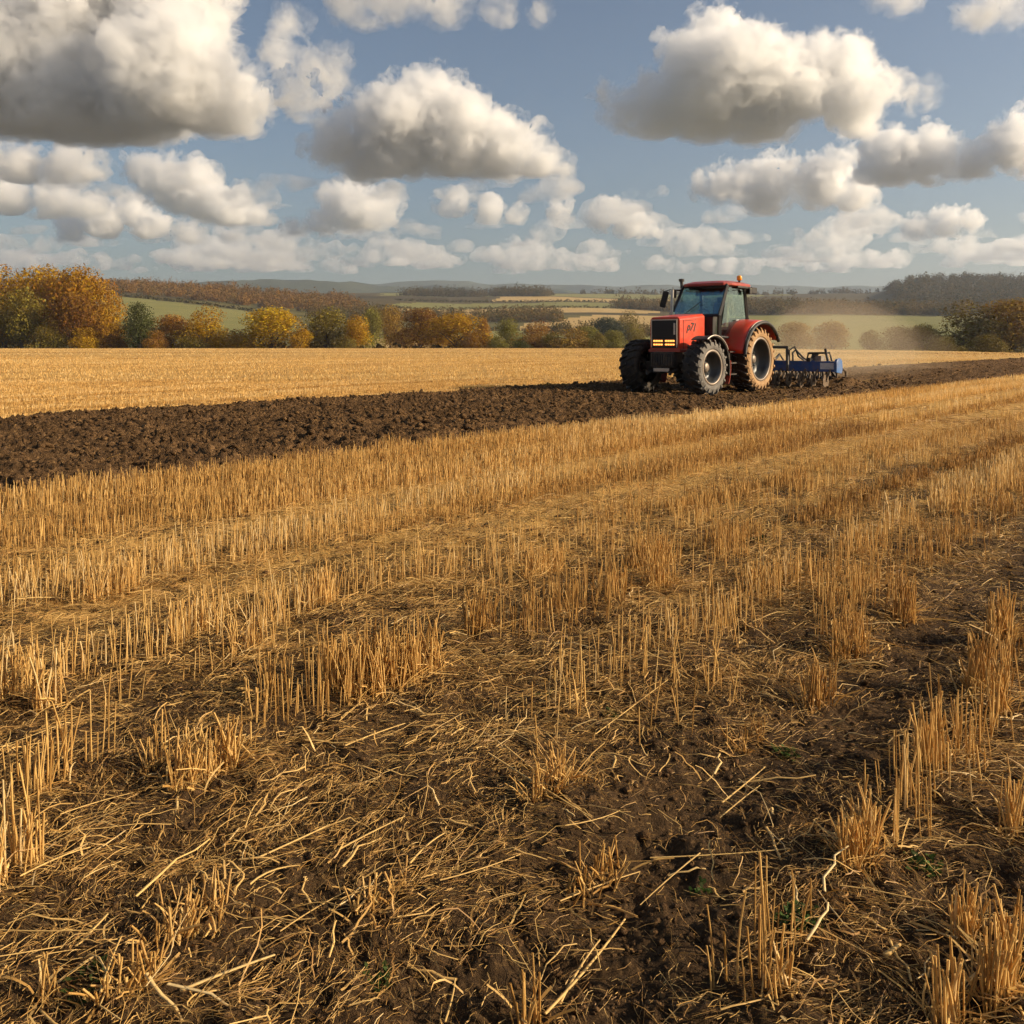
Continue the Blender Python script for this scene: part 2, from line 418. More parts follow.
# blue hills at the edge of sight ------------------------------------------------
def far_hill(name, pts, d0, d1, seed, label):
    px = np.arange(pts[0][0], pts[-1][0] + 1, 6.); s = np.linspace(0, 1, 26)
    P, S = np.meshgrid(px, s); D = d0 + (d1 - d0) * S; dm = (d0 + d1) / 2
    top = CH + (HY - np.interp(P, [p[0] for p in pts], [p[1] for p in pts])) / F * dm
    prof = np.sin(np.pi * np.clip(S, 0, 1)) ** .8
    endf = sstep(0, .06, (P - px[0]) / (px[-1] - px[0])) * (1 - sstep(.94, 1, (P - px[0]) / (px[-1] - px[0])))
    Z = 55 + (top - 55) * prof * endf + prof * 9 * fbm(P / 30., S * 5, 4, seed)
    X = (P - 512) / F * D; nr, nc = X.shape
    i = np.arange(nr * nc).reshape(nr, nc)
    q = np.stack([i[:-1, :-1], i[:-1, 1:], i[1:, 1:], i[1:, :-1]], -1).reshape(-1, 4)
    o = np_mesh(name, np.stack([X, D, Z], -1).reshape(-1, 3), q, M_FARHILL, smooth=True); tag(o, label, kind='structure')
far_hill("hills", [(-700, 284), (100, 286), (190, 284), (230, 281), (275, 279.5), (330, 281.5), (400, 287), (520, 289), (640, 289)], 3200, 4300, 3,
         "low blue wooded hill on the horizon left of centre")
far_hill("hills", [(-700, 288), (250, 287), (330, 285), (400, 283), (445, 280.5), (480, 283.5), (560, 285), (640, 286), (720, 285), (800, 287),
         (900, 287), (1100, 286), (1700, 288)], 4700, 6000, 8, "pale blue line of hills farthest away")

# ================================================================== PLOUGHED STRIP
def strip_z(u, v):
    """height of the turned earth"""
    we = .55 * fbm(u * .45, 0 * u, 3, 41); wn = .28 * fbm(u * .8, 0 * u + 7, 3, 43)
    a = sstep(STRIP_FAR + we - .1, STRIP_FAR + we + .55, v) * (1 - sstep(STRIP_NEAR + wn - .5, STRIP_NEAR + wn + .1, v))
    p, q = u * .5 + v * .87, v * .5 - u * .87                # slices lie aslant across the strip
    r1 = 1 - np.abs(pn(p * 1.3, q * 3.4, 50)) * 1.7
    r2 = 1 - np.abs(pn(p * 3.0, q * 9.0, 51)) * 1.8
    r3 = np.abs(fbm(p * 7.0, q * 15., 4, 52, .65))
    fur = .5 + .5 * np.cos(2 * np.pi * (v + .12 * pn(u * .6, v, 55)) / .62)
    z = -.03 + .060 * r1 + .055 * r2 + .085 * r3 + .045 * fur
    stand = sstep(19.0, 21.0, u) * (1 - sstep(33, 38, u)) * sstep(-15.2, -14.6, v)
    z = z * (1 - .6 * stand) - .02 * stand + .24 * np.exp(-((u - 28.9) / .9) ** 2) * sstep(-14.8, -14.4, v) * (1 - sstep(-10.9, -10.6, v)) * (.6 + .6 * r1)
    # wheel ruts where the tractor stands
    for vc in (-12.17, -14.17):
        z = z - .12 * np.exp(-((v - vc) / .36) ** 2) * sstep(19.5, 21.5, u)
    return a * z - .10 * (1 - a) ** 2
def build_strip():
    us = [-14.0]
    while us[-1] < 190: us.append(us[-1] + (.15 if us[-1] < 1 else max(.034, (us[-1] - 6) * .0028)))
    us = np.array(us); vsx = np.linspace(STRIP_FAR - 1.0, STRIP_NEAR + .8, 260)
    U, V_ = np.meshgrid(us, vsx, indexing='ij'); Z = strip_z(U, V_)
    j = .018
    X, Y = xy_of(U + j * pn(U * 20, V_ * 20, 1), V_ + j * pn(U * 20, V_ * 20, 2)); nr, nc = X.shape
    Z = Z + 0.0 * X
    i = np.arange(nr * nc).reshape(nr, nc)
    q = np.stack([i[:-1, :-1], i[1:, :-1], i[1:, 1:], i[:-1, 1:]], -1).reshape(-1, 4)
    D = Y; ok = Y < edge_dist(512 + F * X / np.maximum(Y, 1)) - 2
    q = q[ok.ravel()[q].all(1)]
    o = np_mesh("ploughed_ground", np.stack([X, Y, Z], -1).reshape(-1, 3), q, M_SOIL, smooth=False)
    tag(o, "strip of freshly turned dark brown earth", kind='structure')
build_strip()

def clods():
    bm = bmesh.new(); bmesh.ops.create_icosphere(bm, subdivisions=1, radius=1)
    bv = np.array([v.co[:] for v in bm.verts]); bf = np.array([[v.index for v in f.verts] for f in bm.faces]); bm.free()
    n = 26000
    u = np.where(RNG.random(n) < .75, RNG.uniform(0, 34, n), RNG.uniform(34, 90, n)); v = RNG.uniform(STRIP_FAR - .35, STRIP_NEAR + .25, n)
    s = np.exp(RNG.normal(-3.95, .5, n)).clip(.010, .065)
    # a few strays on the foreground soil
    m = 42000; d = 1.6 + 6 * RNG.random(m) ** 1.5; 
    X2 = RNG.uniform(-1, 1, m) * (.77 * d + 3); s2 = np.exp(RNG.normal(-5.35, .5, m)).clip(.0018, .022)
    X, Y = xy_of(u, v); Z = strip_z(u, v) + s * .35
    X = np.concatenate([X, X2]); Y = np.concatenate([Y, d]); Z = np.concatenate([Z, gh(X2, d) + s2 * .2]); s = np.concatenate([s, s2]); n = len(s)
    ang = RNG.uniform(0, 6.28, n); sc = s[:, None] * RNG.uniform(.6, 1.35, (n, 3)); sc[:, 2] *= .7; sc[:, 0] *= 1.5
    jit = 1 + RNG.normal(0, .16, (n, len(bv), 1)).clip(-.28, .28)
    P = bv[None] * jit * sc[:, None]
    c, sn = np.cos(ang)[:, None], np.sin(ang)[:, None]
    Q = np.stack([P[..., 0] * c - P[..., 1] * sn, P[..., 0] * sn + P[..., 1] * c, P[..., 2]], -1)
    # tilt
    t = RNG.uniform(-.5, .5, n)[:, None]; Q = np.stack([Q[..., 0], Q[..., 1] * np.cos(t) - Q[..., 2] * np.sin(t), Q[..., 1] * np.sin(t) + Q[..., 2] * np.cos(t)], -1)
    Q = Q + np.stack([X, Y, Z], -1)[:, None]
    f = (bf[None] + (np.arange(n) * len(bv))[:, None, None]).reshape(-1, 3)
    o = np_mesh("soil_clods", Q.reshape(-1, 3), f, M_SOIL); tag(o, "loose brown clods of earth over the ploughed strip", kind='stuff')
clods()

# ================================================================== STUBBLE AND STRAW
def tubes(P, rad, sides, taper=.15, flat=1.0):
    """P (n,R,3) centre lines; rad (n,); returns V, quads, index of the piece per vertex"""
    n, Rr, _ = P.shape
    T = P[:, -1] - P[:, 0]; T /= np.linalg.norm(T, axis=1, keepdims=True) + 1e-9
    up = np.where(np.abs(T[:, 2:3]) < .8, np.array([[0, 0, 1.]]), np.array([[1., 0, 0]]))
    A = np.cross(T, up); A /= np.linalg.norm(A, axis=1, keepdims=True) + 1e-9; B = np.cross(T, A)
    ph = RNG.uniform(0, 6.28, n)
    a = ph[:, None] + np.arange(sides)[None] * 2 * np.pi / sides                       # n,sides
    ring = np.cos(a)[..., None] * A[:, None] + flat * np.sin(a)[..., None] * B[:, None]    # n,sides,3
    t = np.linspace(0, 1, Rr); rr = rad[:, None] * (1 - taper * t)[None]
    V = P[:, :, None] + ring[:, None] * rr[:, :, None, None]                           # n,R,sides,3
    i = np.arange(n * Rr * sides).reshape(n, Rr, sides)
    if sides == 2:
        q = np.stack([i[:, :-1, 0], i[:, :-1, 1], i[:, 1:, 1], i[:, 1:, 0]], -1).reshape(-1, 4)
    else:
        j = np.roll(i, -1, 2)
        q = np.stack([i[:, :-1], j[:, :-1], j[:, 1:], i[:, 1:]], -1).reshape(-1, 4)
    return V.reshape(-1, 3), q, np.repeat(np.arange(n), Rr * sides)

def stand_density(X, Y):
    """relative number of standing stalks"""
    u, v = uv_of(X, Y); d = np.hypot(X, Y)
    rw = np.exp(-((np.mod(v + .07 * pn(u * .8, v * .5, 61), .46) - .23) / .095) ** 2)
    far = sstep(14, 30, d); rw = rw * (1 - far) + far * np.exp(-((np.mod(v + .1 * pn(u * .3, v * .3, 61), .92) - .46) / .26) ** 2)
    clump = np.clip(.5 + 1.0 * fbm(u * 1.5, v * 3.0, 3, 62), 0, 1)
    wob = v + .10 * pn(u * .55, v * .3, 64) + .05 * pn(u * 1.7, v, 65)
    gr = sstep(2.6, 4.2, u)
    b1 = 1 - sstep(-6.55, -6.35, wob); b2 = sstep(-5.80, -5.62, wob) * (1 - sstep(-5.05, -4.88, wob)); b3 = sstep(-4.32, -4.2, wob) * (1 - sstep(-3.78, -3.62, wob)) * sstep(.12, .36, clump)
    dense = np.clip(b1 + b2 + b3 * .8, 0, 1) + .012 * sstep(-3.6, -4.2, v) * (b1 + b2 + b3 < .3)
    rows_near = (1.0 * np.exp(-((v + 2.95) / .17) ** 2) + .75 * np.exp(-((v + .92) / .12) ** 2) + .9 * np.exp(-((v + 3.75) / .22) ** 2)
                 + (.22 + .35 * gr) * np.exp(-((v + 2.30) / .20) ** 2) + .30 * gr * np.exp(-((v + 1.80) / .15) ** 2) + .75 * np.exp(-((v + .15) / .22) ** 2) + .22 * np.exp(-((v + 1.95) / .2) ** 2))
    k = dense * (.62 + .38 * clump) * (.22 + .78 * rw) + (v > -3.55) * rows_near * sstep(.58 - .22 * gr, .80 - .18 * gr, clump) * .95
    # wheelings with less standing straw, farther off to the left
    for c, w_ in ((-7.6, .22), (-8.6, .2)): k = k * (1 - .6 * np.exp(-((v - c + .05 * pn(u * .4, 1, 6)) / w_) ** 2))
    k = k * (1 - np.exp(-((v + 1.28) / .26) ** 2))
    k = np.where((v > -3.5) & (u < 2.6) & (k < .22), 0, k)
    k = k + sstep(.2, 1.2, v) * .55 * clump * rw
    for yy, ww in ((74, .7), (96, .9), (118, 1.0), (150, 1.3)): k = k * (1 - .9 * np.exp(-((Y - yy - X * .03) / ww) ** 2) * (v < STRIP_FAR))
    strip = (v > STRIP_FAR + .25 * pn(u, 3, 2)) & (v < STRIP_NEAR + .12 + .25 * pn(u * 1.5, 0, 3))
    return np.where(strip, 0, np.clip(k, 0, 1))

def scatter(n, d0, d1, dens=None, side=3.6):
    """n points over the view and some metres to either side of it, evenly spread over the ground"""
    g_ = np.linspace(d0, d1, 400); wd = .77 * g_ + side
    n = int(n * wd.sum() / (.77 * g_).sum()); cdf = np.concatenate([[0], np.cumsum((wd[1:] + wd[:-1]) / 2)]); cdf /= cdf[-1]
    Y = np.interp(RNG.random(n), cdf, g_); X = RNG.uniform(-1, 1, n) * (.77 * Y + side)
    if dens is not None:
        k = RNG.random(n) < dens(X, Y); X, Y = X[k], Y[k]
    return X, Y

VS, QS, AS = [], [], []
def add_stalks(X, Y, h, rad, sides, rings, lean=.10, bend=.06, rbase=None):
    n = len(X); h = np.where(uv_of(X, Y)[1] < STRIP_FAR, h * .5, h)
    u_, v_ = uv_of(X, Y)
    rp = .5 + .5 * np.cos(2 * np.pi * (v_ + .10 * pn(u_ * .25, v_ * .5, 85)) / 1.15); rp = np.where(Y > 6.5, rp, .8)
    h = h * (.46 + .62 * rp); r0 = (rp - .5) * .46  # shorter, darker straw between rows; gap shadows painted into its tone
    z = gh(X, Y)
    a = RNG.uniform(0, 6.28, n); l = np.abs(RNG.normal(0, lean, n)) * h; b = RNG.normal(0, bend, n) * h; a2 = RNG.uniform(0, 6.28, n)
    t = np.linspace(0, 1, rings)[None]
    P = np.stack([X[:, None] + (np.cos(a) * l)[:, None] * t + (np.cos(a2) * b)[:, None] * t * t,
                  Y[:, None] + (np.sin(a) * l)[:, None] * t + (np.sin(a2) * b)[:, None] * t * t,
                  z[:, None] - .012 + (h[:, None] + .012) * t - (np.abs(l) * .3)[:, None] * t * t], -1)
    V, q, ix = tubes(P, rad, sides)
    r = np.clip(RNG.random(n) * .70 + .12 + r0 + .50 * fbm(u_ * .10, v_ * 1.1, 3, 81) + sstep(40, 65, Y) * .9 * fbm(X * .006, Y * .065 + X * .002, 2, 83), 0, 1)
    add_piece(V, q, r[ix])
def add_piece(V, q, a):
    off = sum(len(x) for x in VS); VS.append(V); QS.append(q + off); AS.append(a)

# nearest stalks: hollow round straws
X, Y = scatter(40000, 1.55, 7.0, dens=stand_density); n = len(X)
add_stalks(X, Y, RNG.normal(.160, .05, n).clip(.04, .27), RNG.uniform(.0017, .0036, n), 4, 4)
X, Y = scatter(230000, 7.0, 15.0, dens=stand_density); n = len(X)
add_stalks(X, Y, RNG.normal(.185, .045, n).clip(.04, .27), RNG.uniform(.0020, .0042, n), 3, 3)
X, Y = scatter(430000, 15.0, 32.0, dens=stand_density); n = len(X)
add_stalks(X, Y, RNG.normal(.15, .035, n).clip(.05, .24), RNG.uniform(.0025, .0055, n), 2, 2)
X, Y = scatter(330000, 32.0, 80.0, dens=lambda a, b: stand_density(a, b) * .8); n = len(X)
add_stalks(X, Y, RNG.normal(.17, .03, n).clip(.08, .26), RNG.uniform(.006, .013, n), 2, 2)
X, Y = scatter(130000, 80.0, 200.0, dens=lambda a, b: stand_density(a, b) * .8 * (b < edge_dist(512 + F * a / b) - 1)); n = len(X)
add_stalks(X, Y, RNG.normal(.17, .03, n).clip(.08, .26), RNG.uniform(.02, .04, n), 2, 2)

# tufts seen in the foreground: (column, row of the foot, stalks, spread, height, lean)
TUFTS = [(385, 690, 110, .16, .20, .10), (345, 690, 60, .10, .18, .1), (425, 680, 50, .08, .21, .1), (205, 785, 85, .09, .16, .30), (160, 775, 12, .04, .15, .1), (45, 712, 26, .07, .2, .12),
         (10, 705, 30, .08, .2, .1), (15, 890, 38, .06, .20, .12), (275, 700, 26, .06, .17, .1), (480, 640, 45, .08, .19, .1), (190, 640, 45, .1, .18, .1),
         (860, 860, 80, .075, .125, .25), (897, 850, 5, .015, .17, .06), (930, 770, 34, .05, .15, .15), (935, 745, 8, .02, .22, .10), (980, 690, 60, .08, .20, .12), (1000, 720, 30, .06, .18, .1),
         (965, 935, 40, .05, .11, .15), (1000, 1000, 60, .06, .15, .14), (950, 1020, 30, .05, .14, .12), (820, 700, 40, .09, .16, .15), (850, 655, 60, .12, .18, .12), (905, 620, 60, .1, .18, .1),
         (1010, 830, 22, .05, .15, .15), (545, 580, 70, .14, .19, .1), (650, 570, 110, .18, .19, .1), (760, 590, 40, .14, .15, .15), (660, 590, 60, .12, .18, .1), (130, 1000, 34, .06, .08, .7), (190, 940, 46, .08, .09, .6),
         (530, 1010, 14, .03, .11, .2), (40, 1015, 8, .02, .09, .15), (250, 655, 40, .08, .17, .1), (600, 880, 40, .09, .08, .8), (550, 800, 50, .09, .11, .7), (780, 1000, 14, .05, .1, .35),
         (320, 610, 60, .1, .18, .1), (110, 600, 70, .14, .19, .1), (1000, 640, 60, .09, .2, .1), (745, 745, 26, .08, .08, .8), (380, 905, 24, .07, .06, .9)]
for (px, py, k, sp, hh, ln) in TUFTS:
    d = CH * F / (py - HY); X0, Y0 = (px - 512) / F * d, d
    a = RNG.uniform(0, 6.28, k); r = sp * np.sqrt(RNG.random(k)); uu, vv = r * np.cos(a) * 1.35, r * np.sin(a) * .55
    X = X0 + uu * UX + vv * UY; Y = Y0 + uu * UY - vv * UX
    add_stalks(X, Y, RNG.normal(hh, hh * .22, k).clip(.03, .3), RNG.uniform(.0017, .0038, k), 4, 4, lean=ln, bend=.12)
    j = RNG.integers(0, k, int(k * .9)); m = len(j)          # dry leaves hanging round the foot of the tuft
    add_stalks(X[j] + RNG.normal(0, .02, m), Y[j] + RNG.normal(0, .02, m), RNG.uniform(.25, .65, m) * hh, RNG.uniform(.0016, .0034, m), 2, 5, lean=.9, bend=.8)
o = np_mesh("stubble", np.concatenate(VS), np.concatenate(QS), M_STRAW, {'rnd': np.concatenate(AS)}, smooth=True)
tag(o, "standing golden wheat stubble cut short in rows", kind='stuff')

# fallen straw and dead leaves lying about --------------------------------------
VS, QS, AS = [], [], []
def litter_density(X, Y):
    u, v = uv_of(X, Y)
    k = .42 + .58 * np.clip(.46 + 1.5 * fbm(u * 1.6 + 3, v * 2.3, 3, 71), 0, 1)
    k = k * (1 - .80 * np.exp(-((v + 1.28 + .08 * pn(u * .5, 0, 8)) / .22) ** 2) * sstep(.4, 2.2, u))
    k = k * (1 - .28 * np.exp(-(((X - .35) / .55) ** 2 + ((Y - 2.6) / .75) ** 2)))
    k = np.where((v > STRIP_FAR) & (v < STRIP_NEAR), .16, k)
    return k
def add_litter(n, d0, d1, L, rad, sides, rings, lift, curl, flat=1.0, power=1.0, ang=None, bright=None):
    X, Y = scatter(n, d0, d1, dens=litter_density); n = len(X)
    a = 3.6 * fbm(X * 1.25, Y * 1.25, 3, 91) + .5 + RNG.normal(0, .55, n) + np.where(RNG.random(n) < .18, RNG.uniform(0, 6.28, n), 0)
    ln = np.exp(RNG.normal(math.log(L), .45, n)).clip(L * .35, L * 3); t = np.linspace(-.5, .5, rings)[None]
    cu = RNG.normal(0, curl, n) * ln
    dx, dy = np.cos(a), np.sin(a)
    px_ = X[:, None] + (dx * ln)[:, None] * t - (dy * cu)[:, None] * (t * t * 4)
    py_ = Y[:, None] + (dy * ln)[:, None] * t + (dx * cu)[:, None] * (t * t * 4)
    tilt = RNG.normal(0, lift, n) * ln; arch = np.abs(RNG.normal(0, lift * .6, n)) * ln
    zz = gh(X, Y)[:, None] + .004 + np.abs(RNG.normal(0, .008, n))[:, None] + np.abs(tilt)[:, None] * .5 + tilt[:, None] * t + arch[:, None] * (1 - 4 * t * t)
    kk = RNG.normal(0, .035, (n, rings)) * ln[:, None]; kk[:, 0] = 0; px_ = px_ - dy[:, None] * kk; py_ = py_ + dx[:, None] * kk
    zz = zz + np.abs(RNG.normal(0, .03, (n, rings))) * ln[:, None]
    zz = np.maximum(zz, gh(px_, py_) + .001)
    V, q, ix = tubes(np.stack([px_, py_, zz], -1), RNG.uniform(.7, 1.3, n) * rad, sides, .3, flat)
    r = RNG.random(n) ** 1.6 * .8
    if bright: r = RNG.random(n) * .5 + bright
    add_piece(V, q, r[ix])
add_litter(90000, 1.5, 5.5, .014, .0009, 2, 2, .22, .0)           # chopped chaff
add_litter(90000, 1.5, 5.5, .034, .00055, 2, 3, .14, .08)
add_litter(36000, 1.5, 6.5, .065, .0008, 2, 4, .12, .06)           # fine chaff
add_litter(11000, 1.5, 9.0, .095, .0013, 3, 5, .14, .05, bright=.30)             # broken straws
add_litter(13000, 1.5, 9.0, .070, .0026, 2, 6, .22, .16, .6)         # dry leaves
add_litter(1300, 1.5, 8.0, .13, .0022, 4, 5, .10, .02, .6, bright=.5)
add_litter(900, 1.5, 6.0, .10, .0046, 4, 5, .10, .03, .35, bright=.5)   # split flat stems  # longer straws
add_litter(80000, 5.0, 16.0, .12, .0021, 2, 4, .12, .12, .6)
add_litter(40000, 15.0, 34.0, .20, .006, 2, 3, .10, .1, .6)
# the pale long straws: (column, row) from - to, thickness
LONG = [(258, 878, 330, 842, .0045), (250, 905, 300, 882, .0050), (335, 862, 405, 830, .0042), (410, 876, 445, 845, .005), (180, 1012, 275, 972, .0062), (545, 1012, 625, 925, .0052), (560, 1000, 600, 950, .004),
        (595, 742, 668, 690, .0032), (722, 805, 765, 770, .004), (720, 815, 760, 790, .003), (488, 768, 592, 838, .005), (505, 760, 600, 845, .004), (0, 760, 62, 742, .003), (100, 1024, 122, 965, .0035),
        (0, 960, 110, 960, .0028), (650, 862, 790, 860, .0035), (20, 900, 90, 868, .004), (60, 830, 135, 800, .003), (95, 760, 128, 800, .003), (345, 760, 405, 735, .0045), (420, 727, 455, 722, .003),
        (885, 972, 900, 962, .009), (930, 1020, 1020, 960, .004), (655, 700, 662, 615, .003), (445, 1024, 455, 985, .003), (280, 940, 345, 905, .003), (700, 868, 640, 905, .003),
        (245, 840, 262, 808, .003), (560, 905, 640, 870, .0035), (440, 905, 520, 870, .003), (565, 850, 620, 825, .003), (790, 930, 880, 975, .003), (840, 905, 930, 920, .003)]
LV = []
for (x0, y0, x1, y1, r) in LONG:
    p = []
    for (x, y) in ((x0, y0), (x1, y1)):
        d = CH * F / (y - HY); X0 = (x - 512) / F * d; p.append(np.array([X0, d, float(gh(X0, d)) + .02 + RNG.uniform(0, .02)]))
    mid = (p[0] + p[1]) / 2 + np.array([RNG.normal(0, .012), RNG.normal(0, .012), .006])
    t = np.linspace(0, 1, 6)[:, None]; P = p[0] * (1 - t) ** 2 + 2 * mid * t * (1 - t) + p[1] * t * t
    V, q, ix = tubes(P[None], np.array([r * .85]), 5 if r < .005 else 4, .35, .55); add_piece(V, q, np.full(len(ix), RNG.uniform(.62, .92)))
o = np_mesh("straw_litter", np.concatenate(VS), np.concatenate(QS), M_LITTER, {'rnd': np.concatenate(AS)}, smooth=True)
tag(o, "fallen straw and dry leaves scattered over the soil", kind='stuff')

# little green seedlings -----------------------------------------------------------
def seedlings():
    VS2, FS, A = [], [], []
    for (px, py, k, sp) in ((612, 716, 40, .03), (785, 750, 60, .04), (800, 930, 130, .05), (925, 870, 60, .05), (700, 890, 20, .03), (380, 985, 30, .03), (90, 1000, 30, .04), (760, 545, 50, .06), (545, 700, 16, .03)):
        d = CH * F / (py - HY); X0 = (px - 512) / F * d
        for _ in range(k):
            a = RNG.uniform(0, 6.28); r = sp * math.sqrt(RNG.random()); x, y = X0 + r * math.cos(a), d + r * math.sin(a); z = float(gh(x, y))
            b = RNG.uniform(0, 6.28); L = RNG.uniform(.010, .028); wd = L * .34; c, s = math.cos(b), math.sin(b); h = RNG.uniform(.004, .024)
            n0 = len(VS2)
            for (t, q, zz) in ((0, 0, 0), (.5, 1, .75), (1, 0, .85), (.5, -1, .75)):
                VS2.append((x + c * L * t - s * wd * q, y + s * L * t + c * wd * q, z + .004 + h * zz))
            FS.append((n0, n0 + 1, n0 + 2, n0 + 3)); A += [RNG.random()] * 4
    o = np_mesh("green_seedlings", np.array(VS2), np.array(FS), M_LEAF, {'rnd': np.array(A)}); o.color = (.055, .085, .018, 1)
    tag(o, "tiny green seedlings sprouting among the straw", kind='stuff')
seedlings()
# ================================================================== TREES
def leaf_cards(centres, normals, size, rng, jitter=.6):
    n = len(centres)
    nn = normals + rng.normal(0, jitter, (n, 3)); nn /= np.linalg.norm(nn, axis=1, keepdims=True) + 1e-9
    a = np.cross(nn, rng.normal(0, 1, (n, 3))); a /= np.linalg.norm(a, axis=1, keepdims=True) + 1e-9; b = np.cross(nn, a)
    s = size * np.exp(rng.normal(0, .3, n))[:, None]
    w1, w2 = rng.uniform(.6, 1.1, (n, 1)), rng.uniform(.5, .9, (n, 1))
    V = np.stack([centres - a * s * w1, centres + b * s * w2 * .8, centres + a * s * w1 * .9 + nn * s * .25, centres - b * s * w2], 1)
    q = np.arange(4 * n).reshape(n, 4)
    return V.reshape(-1, 3), q

def crown_points(w, h, z0, n, rng, lobes=11, open_=.25, conic=0.0):
    """points in a lobed crown of width w and height h whose foot is at z0"""
    L = []
    for i in range(lobes):
        t = rng.uniform(.08, .97); prof = (math.sin(math.pi * min(1, .22 + .78 * t) ** 1.0) ** .55) * (1 - conic * t)
        rr = w * .5 * prof * rng.uniform(.15, .78); a = rng.uniform(0, 6.28)
        r = w * rng.uniform(.17, .30) * (1 - .35 * conic * t)
        L.append((rr * math.cos(a), rr * math.sin(a), z0 + h * t * .86 + r * .15, r))
    L.append((0, 0, z0 + h * .5, w * .32))
    L = np.array(L); wts = L[:, 3] ** 2; k = rng.choice(len(L), n, p=wts / wts.sum())
    d = rng.normal(0, 1, (n, 3)); d /= np.linalg.norm(d, axis=1, keepdims=True)
    rad = L[k, 3] * (1 - open_ * rng.random(n) ** 1.3) * (1 + .16 * pn(d[:, 0] * 2.4 + k, d[:, 2] * 2.4 + d[:, 1] * 2, 9))
    P = L[k, :3] + d * rad[:, None] * np.array([1, 1, h / w * .95 if h < w else 1.0])
    tone = rng.random(len(L))[k]
    keep = P[:, 2] > z0 * .4
    return P[keep], d[keep], tone[keep]

def trunk_mesh(h, r, rng, spread):
    P = []; 
    base = [(0, 0, -.4)]; k = 7; x = y = 0
    V, Q, ix = [], [], 0
    def limb(p0, p1, r0, r1, bow):
        nonlocal ix
        m = (np.array(p0) + np.array(p1)) / 2 + bow; t = np.linspace(0, 1, 6)[:, None]
        C_ = np.array(p0) * (1 - t) ** 2 + 2 * m * t * (1 - t) + np.array(p1) * t * t
        T = C_[-1] - C_[0]; T = T / np.linalg.norm(T); A = np.cross(T, [0.3, 1, .1]); A /= np.linalg.norm(A); B = np.cross(T, A)
        a = np.arange(7) * 2 * np.pi / 7; rr = (r0 + (r1 - r0) * t[:, 0])
        vv = C_[:, None] + rr[:, None, None] * (np.cos(a)[None, :, None] * A + np.sin(a)[None, :, None] * B)
        i = np.arange(42).reshape(6, 7); j = np.roll(i, -1, 1)
        Q.append(np.stack([i[:-1], j[:-1], j[1:], i[1:]], -1).reshape(-1, 4) + ix); V.append(vv.reshape(-1, 3)); ix += 42
    limb((0, 0, -1.0), (rng.normal(0, .3), rng.normal(0, .3), h * .45), r, r * .6, rng.normal(0, .2, 3))
    for i in range(6):
        a = i * 1.05 + rng.uniform(-.3, .3); z = h * rng.uniform(.14, .42); e = spread * rng.uniform(.5, .8)
        limb((0, 0, z), (e * math.cos(a), e * math.sin(a), z + h * rng.uniform(.2, .45)), r * .45, r * .12, np.array([0, 0, .4]))
    return np.concatenate(V), np.concatenate(Q)

TREE_KINDS = {}
def tree_proto(kind, seed):
    """mesh data of one crown and one trunk, for a tree 10 m tall and 10 m wide"""
    rng = np.random.default_rng(seed)
    conic, lob, op, n, sz = {'round': (0, 22, .30, 9000, .155), 'tall': (.25, 22, .35, 8000, .155), 'fir': (.6, 24, .45, 7500, .15), 'bush': (0, 14, .35, 6000, .17)}[kind]
    P, d, tone = crown_points(10, 9.4 if kind != 'bush' else 9.6, .6 if kind != 'fir' else .9, n, rng, lob, op, conic)
    V, q = leaf_cards(P, d, sz, rng)
    rnd = np.clip(.5 * tone + .5 * rng.random(len(P)), 0, 1)
    tv, tq = trunk_mesh(9, .34, rng, 3.6)
    return (V, q, np.repeat(rnd, 4)), (tv, tq)

COL = {'orange': (.35, .175, .009), 'amber': (.41, .225, .009), 'yellow': (.48, .30, .012), 'rust': (.21, .095, .010), 'brown': (.27, .155, .025),
       'olive': (.185, .135, .020), 'green': (.070, .075, .018), 'russet': (.29, .135, .020), 'lime': (.205, .175, .030), 'slate': (.060, .070, .042), 'dusk': (.17, .122, .026)}
PROTO = {}
def tree(px, top, wpx, dist, kind, colour, label, seed, name='broadleaf_tree'):
    foot = at(px, dist); W = wpx * 1.36 / F * dist; H = .94 * (CH + (HY - top) / F * dist - foot.z)
    key = (kind, seed % 3)
    root = empty(name, foot, seed * 1.7)
    tag(root, label, 'tree' if name != 'bush' else 'bush', 'autumn trees along the far edge of the field')
    if key not in PROTO:
        (V, q, r), (tv, tq) = tree_proto(kind, 100 + seed)
        cr = np_mesh('crown', V, q, M_LEAF, {'rnd': r}, parent=root); tr = np_mesh('trunk', tv, tq, M_BARK, smooth=True, parent=root)
        PROTO[key] = (cr, tr)
    else:
        cr, tr = (o.copy() for o in PROTO[key])
        for o in (cr, tr): C.objects.link(o); o.parent = root
    cr.color = (*COL[colour], 1); root.scale = (W / 10, W / 10, H / 10)

